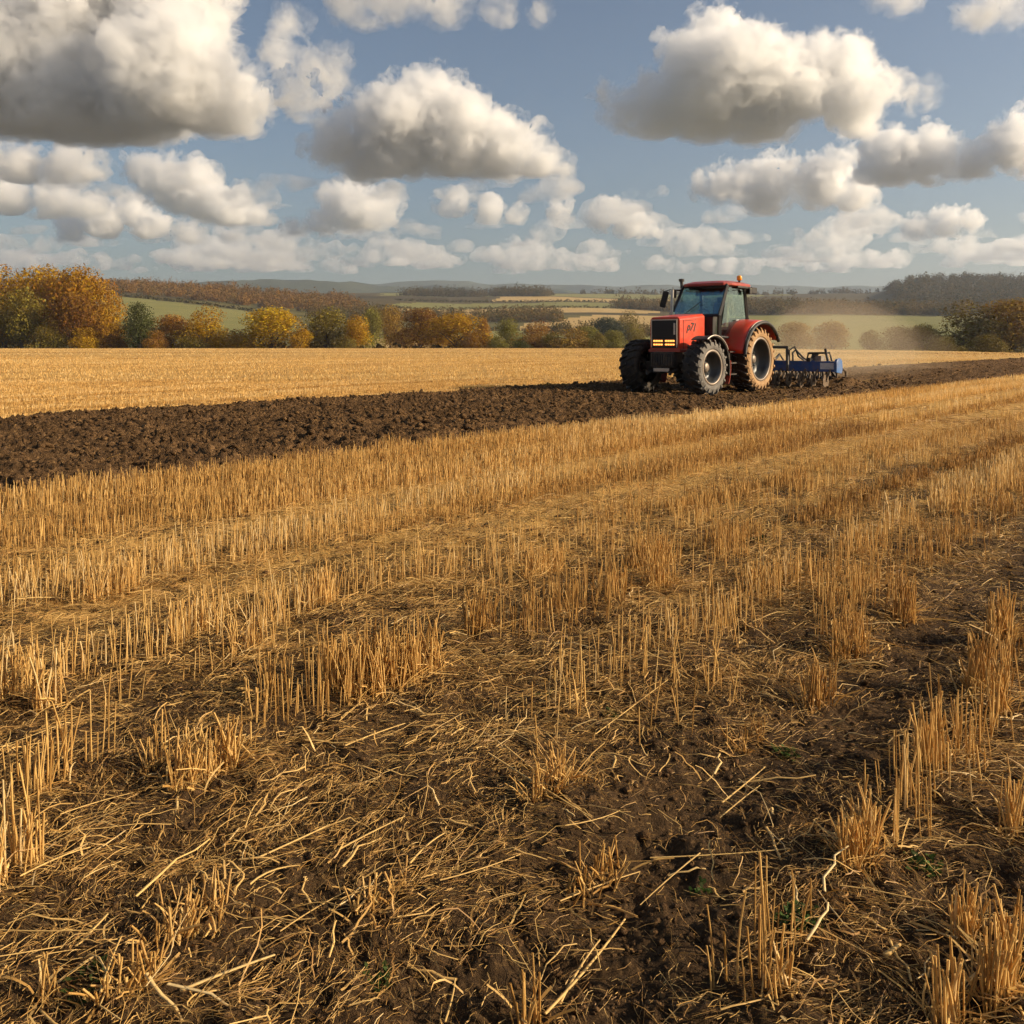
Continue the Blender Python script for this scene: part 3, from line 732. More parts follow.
TREES = [  # column, row of the top, width px, distance, shape, colour, label
    (44, 266, 52, 266, 'round', 'amber', "tall amber orange tree, left of the two tallest in the clump at far left"),
    (80, 264, 58, 260, 'round', 'orange', "tallest orange tree, right one of the two rising over the clump at far left"),
    (4, 269, 60, 270, 'round', 'amber', "tall amber tree cut by the left edge of the photo"),
    (22, 285, 44, 245, 'tall', 'olive', "olive and yellow tree standing before the tall orange clump"),
    (72, 291, 46, 243, 'round', 'rust', "rust brown tree low in front of the tallest orange tree"),
    (103, 283, 42, 252, 'round', 'orange', "orange tree at the right end of the tall clump"),
    (48, 318, 30, 238, 'bush', 'olive', "low olive bush at the foot of the orange clump"),
    (86, 326, 30, 238, 'bush', 'amber', "small amber bush between rust tree and dark green tree"),
    (-40, 272, 70, 262, 'round', 'rust', "rust tree beyond the left edge of the clump"),
    (139, 299, 36, 240, 'fir', 'green', "dark green pointed tree beside the orange clump"),
    (171, 313, 36, 246, 'round', 'russet', "small russet tree between dark green tree and amber tree"),
    (207, 308, 44, 242, 'round', 'amber', "rounded amber tree right of the small russet tree"),
    (238, 328, 26, 240, 'bush', 'amber', "low amber bush between two taller yellow trees"),
    (273, 306, 56, 240, 'round', 'yellow', "bright yellow tree, widest of those left of centre"),
    (327, 305, 46, 244, 'tall', 'olive', "olive tree turning yellow, right of the bright yellow tree"),
    (357, 313, 26, 242, 'tall', 'amber', "narrow amber tree right of the olive tree"),
    (372, 306, 24, 330, 'tall', 'lime', "yellow green tree set back behind the narrow amber tree"),
    (391, 303, 28, 350, 'tall', 'brown', "tall brown tree set back behind the hedge line"),
    (421, 308, 40, 300, 'round', 'rust', "rust coloured tree left of the broad amber tree"),
    (456, 312, 54, 262, 'round', 'amber', "broad amber tree near the middle of the tree line"),
    (484, 315, 14, 262, 'tall', 'russet', "slim russet tree beside the broad amber tree"),
    (497, 331, 20, 250, 'bush', 'lime', "small yellow green bush under the slim russet tree"),
    (509, 317, 24, 285, 'tall', 'lime', "yellow green tree behind the small green bush"),
    (537, 322, 32, 262, 'round', 'russet', "reddish tree with dark green bush at its foot"),
    (520, 336, 20, 248, 'bush', 'green', "low dark green bush left of the reddish tree"),
    (572, 327, 42, 256, 'bush', 'brown', "wide brown bush between reddish tree and tractor"),
    (597, 332, 20, 252, 'bush', 'olive', "small olive bush right of the wide brown bush"),
    (613, 330, 22, 262, 'round', 'lime', "yellow green bush just left of the tractor's front wheel"),
    (606, 316, 32, 420, 'round', 'slate', "blue green tree behind the bushes left of the tractor"),
    (629, 312, 26, 430, 'round', 'olive', "olive tree set back behind the tractor's front wheel"),
    (796, 322, 36, 210, 'round', 'brown', "brown tree in the dust just right of the tractor"),
    (833, 320, 36, 212, 'round', 'brown', "brown tree in the dust above the blue implement"),
    (871, 329, 24, 215, 'bush', 'dusk', "small dark bush right of the dusty brown trees"),
    (899, 326, 30, 215, 'round', 'dusk', "dark tree, second of three left of the large dark tree"),
    (924, 323, 36, 212, 'round', 'olive', "olive tree touching the large dark tree at right"),
    (968, 303, 62, 210, 'round', 'dusk', "large dark olive tree at the right of the tree line"),
    (1012, 299, 62, 205, 'round', 'brown', "tall brown tree cut by the right edge of the photo"),
    (945, 335, 30, 190, 'bush', 'dusk', "low dark bush in front of the large dark tree"),
    (1062, 296, 70, 205, 'round', 'brown', "brown tree beyond the right edge of the tree line"),
    (190, 331, 26, 236, 'bush', 'olive', "low olive bush between the small russet tree and the amber tree"),
    (156, 329, 22, 236, 'bush', 'russet', "small russet bush at the foot of the dark green tree"),
    (300, 327, 24, 236, 'bush', 'amber', "amber bush right of the bright yellow tree"),
    (345, 334, 24, 234, 'bush', 'olive', "low olive bush under the narrow amber tree"),
    (118, 322, 26, 242, 'bush', 'rust', "rust bush left of the dark green tree"),
    (405, 326, 26, 320, 'bush', 'brown', "brown bush beside the tall set back brown tree"),
    (438, 318, 30, 300, 'round', 'amber', "amber tree behind and left of the broad amber tree"),
    (470, 330, 22, 255, 'bush', 'rust', "rust bush at the foot of the slim russet tree"),
    (552, 332, 24, 258, 'bush', 'olive', "olive bush right of the reddish tree"),
    (588, 326, 22, 300, 'round', 'lime', "small yellow green tree behind the wide brown bush"),
    (640, 334, 24, 252, 'bush', 'dusk', "dark bush half hidden by the tractor's front wheel"),
    (990, 333, 40, 175, 'bush', 'dusk', "dark bush at the field edge near the right border"),
]
for i, (px, top, wpx, dist, kind, colour, label) in enumerate(TREES):
    tree(px, top, wpx, dist, kind, colour, label, i + 1, 'bush' if kind == 'bush' else ('conifer' if kind == 'fir' else 'broadleaf_tree'))

# woods and hedges that read as one mass -------------------------------------------
def wood(name, label, region, n, hgt, colours, seed, cards=120, size=.95, kind='stuff', spread=1.0):
    rng = np.random.default_rng(seed)
    xs = [p[0] for p in region]; ds = [p[1] for p in region]; PX, PD = [], []
    while len(PX) < n:
        a = rng.uniform(min(xs), max(xs), 4000); b = rng.uniform(min(ds), max(ds), 4000); k = in_poly(a, b, region)
        PX += list(a[k]); PD += list(b[k])
    PX, PD = np.array(PX[:n]), np.array(PD[:n]); Z = ground_z(PX, PD); X = (PX - 512) / F * PD
    H = hgt * np.exp(rng.normal(0, .18, n).clip(-.3, .3)) * (1 + .15 * pn(X / 60, PD / 60, seed)); W = H * rng.uniform(.85, 1.25, n) * spread
    P = rng.normal(0, 1, (n, cards, 3)); P /= np.linalg.norm(P, axis=2, keepdims=True); nrm = P.copy()
    P = P * (1 - .3 * rng.random((n, cards, 1)) ** 1.5) * (1 + .12 * np.sin(P[..., :1] * 5 + PX[:, None, None]))
    P[..., 2] = np.abs(P[..., 2] + .25) * rng.choice([1, 1, .6], (n, cards))
    P = P * np.stack([W * .5, W * .5, H * .78], -1)[:, None] + np.stack([X, PD, Z + H * .05], -1)[:, None]
    V, q = leaf_cards(P.reshape(-1, 3), nrm.reshape(-1, 3), size, rng)
    tone = np.repeat(rng.random(n) * .6 + .4 * (.5 + .8 * pn(X / 45, PD / 45, seed + 3)), cards) * .8 + .2 * rng.random(n * cards)
    o = np_mesh(name, V, q, wood_mat(name, colours), {'rnd': np.repeat(np.clip(tone, 0, 1), 4)}); tag(o, label, kind=kind)
    return o
def wood_mat(name, cols):
    g = N(name + "_leaves"); r = g.attr('rnd')
    col = g.ramp(r, [(i / (len(cols) - 1), c) for i, c in enumerate(cols)])
    d = g.bsdf(col, .8, spec=.1); t = g.n("ShaderNodeBsdfTranslucent"); g.l(col, t.inputs[0]); mx = g.n("ShaderNodeMixShader"); mx.inputs[0].default_value = .25
    g.l(d, mx.inputs[1]); g.l(t.outputs[0], mx.inputs[2]); return g.done(mx.outputs[0])
AUT = [(.060, .046, .014), (.16, .082, .014), (.24, .115, .016), (.12, .08, .020), (.28, .15, .02)]
DRK = [(.028, .032, .010), (.064, .050, .012), (.115, .072, .012), (.05, .048, .013)]
MIX = [(.036, .042, .013), (.090, .066, .014), (.17, .095, .015), (.07, .066, .016), (.21, .13, .02)]
wood("woods", "rust brown wood along the crest of the left hill", [(-320, 940), (90, 940), (130, 985), (252, 930), (345, 900), (365, 1000), (345, 1240), (100, 1260), (-320, 1260)], 1500, 11, AUT, 1)
wood("woods", "low dark copse on the skyline left of the tractor", [(398, 1640), (470, 1640), (492, 1760), (420, 1790)], 130, 16, DRK, 2, 130, 1.1)
wood("woods", "low dark copse on the skyline nearest the tractor's mirror", [(490, 1600), (545, 1600), (552, 1720), (500, 1760)], 130, 18, DRK, 3, 130, 1.1)
wood("woods", "dark valley trees behind the amber trees at centre", [(478, 820), (560, 800), (560, 930), (500, 980), (470, 930)], 150, 11, MIX, 4, 130, .75)
wood("woods", "dark green trees in the valley left of centre", [(300, 860), (385, 780), (470, 880), (470, 960), (330, 960)], 210, 10, MIX, 5, 130, .75)
wood("woods", "broken line of trees across the valley pasture", [(520, 640), (640, 560), (700, 560), (700, 620), (560, 700)], 90, 8, MIX, 6, 150, .6)
wood("woods", "long brown wood above the green pasture behind the tractor", [(612, 1120), (770, 960), (960, 915), (975, 1000), (880, 1130), (780, 1180), (620, 1230)], 950, 12, MIX, 7, 110, .95)
wood("woods", "dark dome shaped wood covering the right hill", [(884, 1500), (905, 1240), (960, 1130), (1330, 1080), (1330, 1720), (1000, 1720), (884, 1660)], 1500, 13, DRK, 8, 110, 1.2)
wood("woods", "sunlit brown bushes below the dome shaped wood", [(955, 915), (1020, 960), (1330, 980), (1330, 1110), (960, 1120)], 420, 11, MIX, 9, 110, .95)
wood("woods", "thin row of trees on the farthest ridge", [(560, 2050), (900, 2050), (900, 2150), (560, 2150)], 90, 13, DRK, 10, 50, 2.0)

def hedge(label, pts, hgt, seed, cols=DRK, step=4.0, name='hedge'):
    rng = np.random.default_rng(seed); X, D, Z = [], [], []
    for (a, b) in zip(pts[:-1], pts[1:]):
        p, q = at(*a), at(*b); L = (q - p).length; n = max(2, int(L / step))
        for i in range(n):
            t = (i + rng.random()) / n; px, d = a[0] + (b[0] - a[0]) * t, a[1] + (b[1] - a[1]) * t
            X.append((px - 512) / F * d); D.append(d); Z.append(float(ground_z(px, d)))
    n = len(X); c = 34; P = rng.normal(0, 1, (n, c, 3)); P /= np.linalg.norm(P, axis=2, keepdims=True); nr = P.copy(); P[..., 2] = np.abs(P[..., 2])
    h = hgt * np.exp(rng.normal(0, .25, n)); P = P * np.stack([h * 1.1, h * .7, h], -1)[:, None] + np.stack([X, D, Z], -1)[:, None]
    V, q = leaf_cards(P.reshape(-1, 3), nr.reshape(-1, 3), hgt * .28, rng)
    o = np_mesh(name, V, q, wood_mat(name, cols), {'rnd': np.repeat(rng.random(n * c), 4)}); tag(o, label, 'hedge', 'hedges between the far fields')
hedge("dark hedge sloping down along the top of the left green field", [(118, 935), (190, 905), (262, 870)], 3.0, 21)
hedge("dark hedge across the pale fields left of the tractor", [(375, 1125), (520, 1118), (668, 1115)], 2.6, 22)
hedge("dark hedge along the foot of the skyline copses", [(395, 1345), (560, 1340), (700, 1345)], 3.0, 23)
hedge("hedge dividing the tan field from the valley pasture", [(470, 700), (560, 695), (690, 688)], 2.6, 24, MIX)
hedge("hedge at the foot of the left green field", [(130, 515), (220, 512), (330, 505)], 2.4, 25, MIX)
hedge("tall overgrown hedge filling the gaps between the golden trees", [(112, 252), (250, 250), (345, 252)], 3.6, 31, AUT, 2.2)
hedge("tall overgrown hedge behind the trees at the middle of the field edge", [(345, 262), (480, 268), (640, 262)], 3.0, 32, MIX, 2.2)
hedge("brown weedy hedge along the left field edge", [(-60, 236), (100, 232), (300, 232), (380, 234)], .75, 26, AUT, 1.6)
hedge("brown weedy hedge along the field edge at centre", [(380, 234), (520, 236), (640, 236)], .7, 27, MIX, 1.6)
hedge("dark weedy hedge under the trees right of the tractor", [(770, 205), (880, 190), (960, 160), (1040, 140)], .8, 28, DRK, 1.4)
# ================================================================== MACHINES
class MB:
    """collects shapes into ONE mesh"""
    def __init__(s): s.v, s.f = [], []
    def add(s, V, Fs):
        o = len(s.v); s.v += [tuple(map(float, p)) for p in V]; s.f += [tuple(int(i) + o for i in f) for f in Fs]; return s
    def box(s, c, d, rot=None):
        x, y, z = (k / 2 for k in d)
        P = [Vector(p) for p in ((-x, -y, -z), (x, -y, -z), (x, y, -z), (-x, y, -z), (-x, -y, z), (x, -y, z), (x, y, z), (-x, y, z))]
        if rot: m = Matrix.Rotation(rot[2], 3, 'Z') @ Matrix.Rotation(rot[1], 3, 'Y') @ Matrix.Rotation(rot[0], 3, 'X'); P = [m @ p for p in P]
        return s.add([p + Vector(c) for p in P], [(0, 3, 2, 1), (4, 5, 6, 7), (0, 1, 5, 4), (1, 2, 6, 5), (2, 3, 7, 6), (3, 0, 4, 7)])
    def prism(s, prof, y0, y1):
        """outline in x,z pushed from y0 to y1"""
        n = len(prof); P = [(x, y0, z) for x, z in prof] + [(x, y1, z) for x, z in prof]
        Fs = [tuple(range(n)), tuple(range(2 * n - 1, n - 1, -1))] + [(i, i + n, (i + 1) % n + n, (i + 1) % n) for i in range(n)]
        return s.add(P, Fs)
    def hexa(s, P): return s.add(P, [(0, 3, 2, 1), (4, 5, 6, 7), (0, 1, 5, 4), (1, 2, 6, 5), (2, 3, 7, 6), (3, 0, 4, 7)])
    def tube(s, pts, r, k=8):
        pts = [Vector(p) for p in pts]; V, Fs = [], []
        for i, p in enumerate(pts):
            t = (pts[min(i + 1, len(pts) - 1)] - pts[max(i - 1, 0)]).normalized(); a = t.cross(Vector((.31, .2, .93)) if abs(t.z) < .8 else Vector((1, .1, 0))).normalized(); b = t.cross(a)
            rr = r[i] if isinstance(r, (list, tuple)) else r
            V += [p + (a * math.cos(q * 2 * math.pi / k) + b * math.sin(q * 2 * math.pi / k)) * rr for q in range(k)]
        for i in range(len(pts) - 1):
            for q in range(k): Fs.append((i * k + q, i * k + (q + 1) % k, (i + 1) * k + (q + 1) % k, (i + 1) * k + q))
        Fs += [tuple(range(k))[::-1], tuple((len(pts) - 1) * k + q for q in range(k))]
        return s.add(V, Fs)
    def lathe_y(s, prof, n=48, closed=False):
        """profile of (radius, y) turned about the y axis"""
        V, Fs, m = [], [], len(prof)
        for i in range(n):
            a = i * 2 * math.pi / n
            V += [(r * math.cos(a), y, r * math.sin(a)) for r, y in prof]
        for i in range(n):
            for j in range(m if closed else m - 1):
                Fs.append((i * m + j, i * m + (j + 1) % m, ((i + 1) % n) * m + (j + 1) % m, ((i + 1) % n) * m + j))
        return s.add(V, Fs)
    def sheet(s, rows, th, nrm=None):
        """grid of points thickened along its normals"""
        G = np.array(rows, float); nr, nc = G.shape[:2]
        du = np.gradient(G, axis=1); dv = np.gradient(G, axis=0); n = np.cross(du, dv); n /= np.linalg.norm(n, axis=2, keepdims=True) + 1e-9
        B = G - n * th; V = np.concatenate([G.reshape(-1, 3), B.reshape(-1, 3)]); o = nr * nc; i = np.arange(o).reshape(nr, nc); Fs = []
        for a in range(nr - 1):
            for b in range(nc - 1):
                Fs.append((i[a, b], i[a, b + 1], i[a + 1, b + 1], i[a + 1, b])); Fs.append((i[a + 1, b] + o, i[a + 1, b + 1] + o, i[a, b + 1] + o, i[a, b] + o))
        edge = list(i[0, :]) + list(i[1:, -1]) + list(i[-1, -2::-1]) + list(i[-2:0:-1, 0])
        for a, b in zip(edge, edge[1:] + edge[:1]): Fs.append((b, a, a + o, b + o))
        return s.add(V, Fs)
    def build(s, name, mat, parent=None, bevel=0.0, smooth=False, seg=2):
        me = bpy.data.meshes.new(name); me.from_pydata(s.v, [], s.f); me.update()
        bm = bmesh.new(); bm.from_mesh(me); bmesh.ops.recalc_face_normals(bm, faces=bm.faces); bm.to_mesh(me); bm.free()
        if smooth:
            me.polygons.foreach_set('use_smooth', np.ones(len(me.polygons), bool))
        me.materials.append(mat); o = bpy.data.objects.new(name, me); C.objects.link(o)
        if parent: o.parent = parent
        if bevel:
            b = o.modifiers.new('bevel', 'BEVEL'); b.width = bevel; b.segments = seg; b.limit_method = 'ANGLE'; b.angle_limit = R(40)
        return o

HEAD = math.atan2(-UY, -UX)                 # the tractor drives towards us along the furrows
def field_pt(u, v, z=0.0):
    x, y = xy_of(u, v); return Vector((x, y, z))
SINK = -.02
TR = empty("tractor", field_pt(24.6, -13.17, SINK), HEAD)
tag(TR, "red tractor with lit headlamps driving along the ploughed strip", "tractor")

def wheel(x, y, rad, wid, rim_r, side, m_side, lugs, parent, steer=0.0, turn=0.0):
    """side +1 = outer face towards +y. wheel (rim) > tyre, tread, hub"""
    h = wid / 2; b = MB()
    prof = [(rim_r + .035, h * .80), (rim_r + .01, h * .86), (rim_r - .03, h * .80), (rim_r - .05, h * .45), (rim_r - .10, h * .05), (rim_r - .13, -h * .05), (.17, -h * .12), (.16, h * .02), (.02, h * .02)]
    b.lathe_y([(r, yy * side) for r, yy in prof], 44)
    for k in range(8):                                        # wheel bolts on the dish
        a = k * math.pi / 4; b.tube([(.26 * math.cos(a), side * (-h * .12), .26 * math.sin(a)), (.26 * math.cos(a), side * (h * .02), .26 * math.sin(a))], .022, 6)
    whl = b.build("wheel", M_RIMD, parent, smooth=True); whl.location = (x, y, rad); whl.rotation_euler = (0, 0, steer)
    c = MB(); lip = [(rim_r + .055, h * .78), (rim_r + .055, h * .90), (rim_r - .005, h * .92), (rim_r - .02, h * .80)]
    c.lathe_y([(r, yy * side) for r, yy in lip], 44, True); c.build("rim_lip", M_RIMG, whl, smooth=True)
    # carcass
    cas = rad - .055
    t = MB(); sw = [(rim_r + .03, h * .80), (rim_r + .08, h * .96), (rim_r + (cas - rim_r) * .5, h * 1.0), (cas - .10, h * .97), (cas - .03, h * .86)]
    tr = [(cas, h * .55), (cas + .008, 0)]
    full = sw + tr; full = full + [(r, -yy) for r, yy in full[-2::-1]]
    tl = t.lathe_y([(r, yy * side) for r, yy in full], 64)
    # lugs: slanted bars that wrap over the shoulder
    for s in (1, -1):
        for k in range(lugs):
            a0 = (k + (.5 if s > 0 else 0)) * 2 * math.pi / lugs + turn
            path = [(cas + .055, .02 * h, 0.0), (cas + .055, .45 * h, .07), (cas + .050, .80 * h, .145), (cas - .015, 1.015 * h, .185), (cas - .11, 1.04 * h, .20)]
            pts_in, pts_out = [], []
            V = []
            for (r, yy, da) in path:
                wv = .030 if r > cas else .026
                for sg in (-1, 1):
                    a = a0 + da * s * side * -1 + sg * wv / r
                    V.append((r * math.cos(a), yy * s, r * math.sin(a)))
                rb = r - .07 if yy < h else r - .01
                yb = yy if yy < h else yy - .06
                for sg in (1, -1):
                    a = a0 + da * s * side * -1 + sg * (wv + .008) / r
                    V.append((rb * math.cos(a), yb * s, rb * math.sin(a)))
            Fs = []
            for i in range(len(path) - 1):
                o_ = i * 4
                for q in range(4): Fs.append((o_ + q, o_ + (q + 1) % 4, o_ + 4 + (q + 1) % 4, o_ + 4 + q))
            Fs += [(0, 1, 2, 3), tuple(len(V) - 4 + q for q in (3, 2, 1, 0))]
            t.add(V, Fs)
    ty = t.build("tyre", M_RUBBER, whl)
    ty.data.materials.append(m_side)
    # mud and dust on the outer flank: faces that look outwards
    for p in ty.data.polygons:
        cc = p.center; rr = math.hypot(cc.x, cc.z)
        if cc.y * side > h * .84: p.material_index = 1
    hb = MB(); hb.lathe_y([(.0, side * h * .30), (.10, side * h * .30), (.13, side * h * .20), (.135, -side * h * .10)], 20)
    hb.build("hub", M_RIMG, whl, smooth=True)
    return whl
WY = 1.0
fr = [wheel(2.9, s * (1.30 - .28), .775, .56, .44, s, M_RUBBERG, 19, TR, R(-4), .1) for s in (1, -1)]
rr_ = [wheel(0, s * (1.30 - .34), .96, .68, .60, s, M_RUBBERT, 24, TR, 0, .05) for s in (1, -1)]

# body ---------------------------------------------------------------------------
bw = .475
b = MB()                                             # bonnet shell, tapering a little to the front
def loop(x, hw, zb, zt, ch):
    return [(x, -hw, zb), (x, -hw, zt - ch), (x, -hw + ch, zt), (x, hw - ch, zt), (x, hw, zt - ch), (x, hw, zb)]
secs = [loop(3.30, bw, 1.22, 2.165, .07), loop(3.05, bw + .01, 1.20, 2.185, .07), loop(2.6, bw + .015, 1.40, 2.225, .07), loop(1.96, bw + .02, 1.60, 2.28, .07)]
V = [p for s in secs for p in s]; Fs = []
for i in range(3):
    for j in range(5): Fs.append((i * 6 + j, i * 6 + j + 1, i * 6 + 7 + j, i * 6 + 6 + j))
    Fs.append((i * 6 + 5, i * 6, i * 6 + 6, i * 6 + 11))
Fs += [tuple(range(6)), tuple(range(23, 17, -1))]
bonnet = b.add(V, Fs).build("bonnet", M_RED, TR, .02)
MB().prism([(3.34, 1.19), (3.34, 1.27), (2.98, 1.27), (2.9, 1.17)], -bw - .03, bw + .03).build("bonnet_skirt", M_REDD, TR, .01)
g = MB(); g.box((3.315, 0, 1.70), (.03, .82, .80)); 
for k in range(9): g.box((3.335, 0, 1.52 + k * .055), (.012, .78, .012))
grille = g.build("grille", M_GRILLE, bonnet)
t = MB(); t.box((3.338, 0, 2.085), (.014, .84, .025)); t.box((3.338, .405, 1.70), (.014, .02, .76)); t.box((3.338, -.405, 1.70), (.014, .02, .76))
t.build("trim", M_TRIM, grille)
for sy in (-1, 1):
    for zz, hh in ((1.50, .050), (1.40, .042)):
        l = MB()
        for k in range(4): l.box((3.350, sy * .19 + (k - 1.5) * .078, zz), (.022, .056, hh))
        l.build("headlight", M_LAMP, bonnet)
MB().box((3.345, .335, 1.83), (.02, .055, .32)).build("side_marker", M_TRIM, grille, .006)
fo = bpy.data.curves.new("lettering", 'FONT'); fo.body = "p71"; fo.resolution_u = 3; fo.size = .33; fo.shear = .35; fo.extrude = .003; fo.space_character = .92
tx = bpy.data.objects.new("lettering", fo); C.objects.link(tx); tx.parent = bonnet
fo.materials.append(M_BLACK); fo.offset = .006
tx.location = (2.95, bw + .021, 1.80); tx.rotation_euler = (R(90), 0, R(180)); tx.rotation_euler = (R(90), R(4), R(180))
bpy.context.view_layer.update()
_me = bpy.data.meshes.new_from_object(tx.evaluated_get(bpy.context.evaluated_depsgraph_get())); _lt = bpy.data.objects.new("bonnet_mark", _me); C.objects.link(_lt)
_lt.parent = bonnet; _lt.location = tx.location; _lt.rotation_euler = tx.rotation_euler; bpy.data.objects.remove(tx); _lt.name = "lettering"
for s in (-1, 1):
    pn_ = MB(); pn_.box((2.55, s * (bw + .0135), 2.09), (1.15, .006, .014), (0, R(4), 0)); pn_.box((3.12, s * (bw + .0115), 1.66), (.014, .006, .86))
    pn_.build("panel_gap", M_GRILLE, bonnet)
# engine, chassis, front linkage
b = MB(); b.box((2.25, 0, 1.25), (1.7, .52, .7)); b.box((1.3, 0, 1.05), (1.6, .6, .62)); b.box((.3, 0, .98), (1.4, .7, .62)); b.box((2.9, 0, .95), (1.0, .42, .45))
for k in range(5): b.tube([(1.9 + k * .2, .26, 1.5), (2.0 + k * .2, .33, 1.25), (1.95 + k * .2, .27, 1.0)], .022, 6)
b.build("chassis", M_IRON, TR, .02)
b = MB(); b.tube([(2.9, -.95, .775), (2.9, .95, .775)], .085, 10); b.box((2.9, 0, .74), (.35, .5, .26)); b.tube([(2.68, -.8, .72), (2.68, .8, .72)], .03, 8)
for s in (-1, 1): b.lathe = None; b.box((2.9, s * .72, .775), (.22, .16, .30))
b.build("front_axle", M_IRON, TR, .015)
b = MB(); b.tube([(0, -1.0, .96), (0, 1.0, .96)], .14, 12); b.build("rear_axle", M_IRON, TR)
b = MB(); b.box((3.33, 0, .98), (.16, .74, .44)); b.box((3.2, 0, .92), (.3, .5, .30))
for k in range(9): b.box((3.44, -.32 + k * .08, .98), (.07, .062, .36))
b.build("front_weight", M_IRON, TR, .012)
b = MB()
for s in (-1, 1): b.tube([(3.2, s * .33, .70), (3.62, s * .36, .62)], [.045, .03], 8); b.box((3.62, s * .36, .62), (.09, .05, .12))
b.tube([(3.36, -.36, .64), (3.36, .36, .64)], .03, 8); b.build("front_linkage", M_IRON, TR)
b = MB()
for s, n_ in ((-1, 2), (1, 3)):
    for k in range(n_): b.box((3.49, s * .12 + (k - 1) * .09, .70), (.02, .05, .04))
b.box((3.478, 0, .70), (.012, .50, .09)); b.build("coupler", M_TRIM, TR)
# front mudguards: narrow arcs with a pale rim and a rusty rear flap
def arc_sheet(cx, cz, r, a0, a1, y0, y1, n=18, flare=0.0):
    rows = []
    for i in range(n + 1):
        a = R(a0 + (a1 - a0) * i / n); rows.append([(cx + r * math.cos(a), y0 + (y1 - y0) * j / 4, cz + r * math.sin(a) + flare * (1 - j / 4)) for j in range(5)])
    return rows
for s in (1, -1):
    y0, y1 = (s * .84, s * 1.33)
    fg = MB().sheet(arc_sheet(2.9, .775, .87, 62 if s > 0 else 125, 196, y0, y1), .03).build("front_mudguard", M_BLACK, TR)
    MB().tube([(2.9 + .88 * math.cos(R(a)), y1 + s * .012, .775 + .88 * math.sin(R(a))) for a in range(62 if s > 0 else 125, 150, 6)], .014, 6).build("pale_edge", M_TRIM, fg)
    MB().sheet(arc_sheet(2.9, .775, .90, 168, 212, s * .70, s * 1.345, 8), .02).build("mud_flap", M_REDD, fg)
# rear wings -------------------------------------------------------------------------
for s in (1, -1):
    rows = []
    for i in range(25):
        a = R(-2 + 172 * i / 24) if False else R(8 + (150 - 8) * i / 24)
        r_in = 1.16; r_out = 1.13
        # the front of the wing sweeps forward and down in a flat slope
        ext = max(0, math.cos(a)) ** 1.6 * .16
        row = []
        for j in range(7):
            t_ = j / 6; y = s * (.66 + .70 * t_)
            rr = (1.17 + ext) * (1 - .012 * t_) - (.05 if j == 6 else 0)
            row.append((rr * math.cos(a), y, .96 + rr * math.sin(a) + .03 * (1 - t_)))
        rows.append(row)
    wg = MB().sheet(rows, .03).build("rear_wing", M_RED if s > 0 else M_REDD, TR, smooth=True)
    eg = MB().tube([(r[-1][0], r[-1][1] + s * .02, r[-1][2] - .020) for r in rows], .055, 8).build("wing_edge", M_BLACK, wg)
    MB().tube([(r[-1][0] * 1.012, r[-1][1] - s * .005, r[-1][2] + .028) for r in rows[2:]], .012, 6).build("pale_edge", M_TRIM, wg)  # pale line puts the highlight on the wing's rim into colour
    MB().sheet([[(x, s * .655, z) for x in np.linspace(.95, -.9, 8)] for z in (1.0, 1.4, 1.8)], .03).build("inner_wing", M_BLACK, wg)
    tl = MB().box((-.98, s * 1.1, 1.62), (.05, .24, .12)).build("tail_lamp", M_REDD, wg, .01)
# cab ----------------------------------------------------------------------------------
cw, ct = .80, .74                                   # half width at the sill and at the roof
P = {}
def pil(n, x0, z0, x1, z1): P[n] = ((x0, z0), (x1, z1))
A0, A1 = (1.66, 2.24), (1.06, 3.11)                   # windscreen foot and head
B0, B1 = (.60, 1.55), (.52, 3.11)
D0, D1 = (-.10, 2.10), (.02, 3.11)
cab = MB()
cab.prism([(1.72, 1.50), (1.72, 2.20), (1.60, 2.25), (1.45, 2.25), (1.45, 1.50)], -.62, .62)     # scuttle
cab.box((.75, 0, 1.42), (1.7, 1.40, .20))                                                          # floor
cab.box((-.30, 0, 1.85), (.10, 1.44, .72))                                                         # rear wall below the glass
cab = cab.build("cab", M_BLACK, TR, .015)
def bar(p, q, wdt, mat, name, par):
    """square pillar from p to q"""
    return MB().tube([p, q], wdt, 4).build(name, mat, par)
for s in (1, -1):
    bar((A0[0], s * cw, A0[1] - .7), (A0[0] - .02, s * cw, A0[1] - .02), .055, M_BLACK, "lower_pillar", cab)
    bar((A0[0], s * cw, A0[1] - .03), (A1[0], s * ct, A1[1] + .02), .052, M_BLACK, "front_pillar", cab)
    bar((D0[0] - .05, s * cw, D0[1] - .5), (D1[0], s * ct, D1[1] + .02), .050, M_BLACK, "rear_pillar", cab)
    door = MB().hexa([(1.60, s * (cw - .02), 1.60), (.02, s * (cw - .02), 1.95), (.02, s * (cw - .012), 1.95), (1.60, s * (cw - .012), 1.60),
                      (1.04, s * (ct - .02), 3.08), (.04, s * (ct - .02), 3.08), (.04, s * (ct - .012), 3.08), (1.04, s * (ct - .012), 3.08)]).build("door", M_DOORG, cab)
    bar((1.62, s * cw, 1.62), (.70, s * cw, 1.58), .035, M_BLACK, "door_frame", door)
    bar((.72, s * (cw + .02), 2.10), (.55, s * (cw + .02), 2.12), .020, M_STEEL, "handle", door)
    bar((.55, s * cw, 1.60), (-.12, s * cw, 2.10), .035, M_BLACK, "door_frame", door)
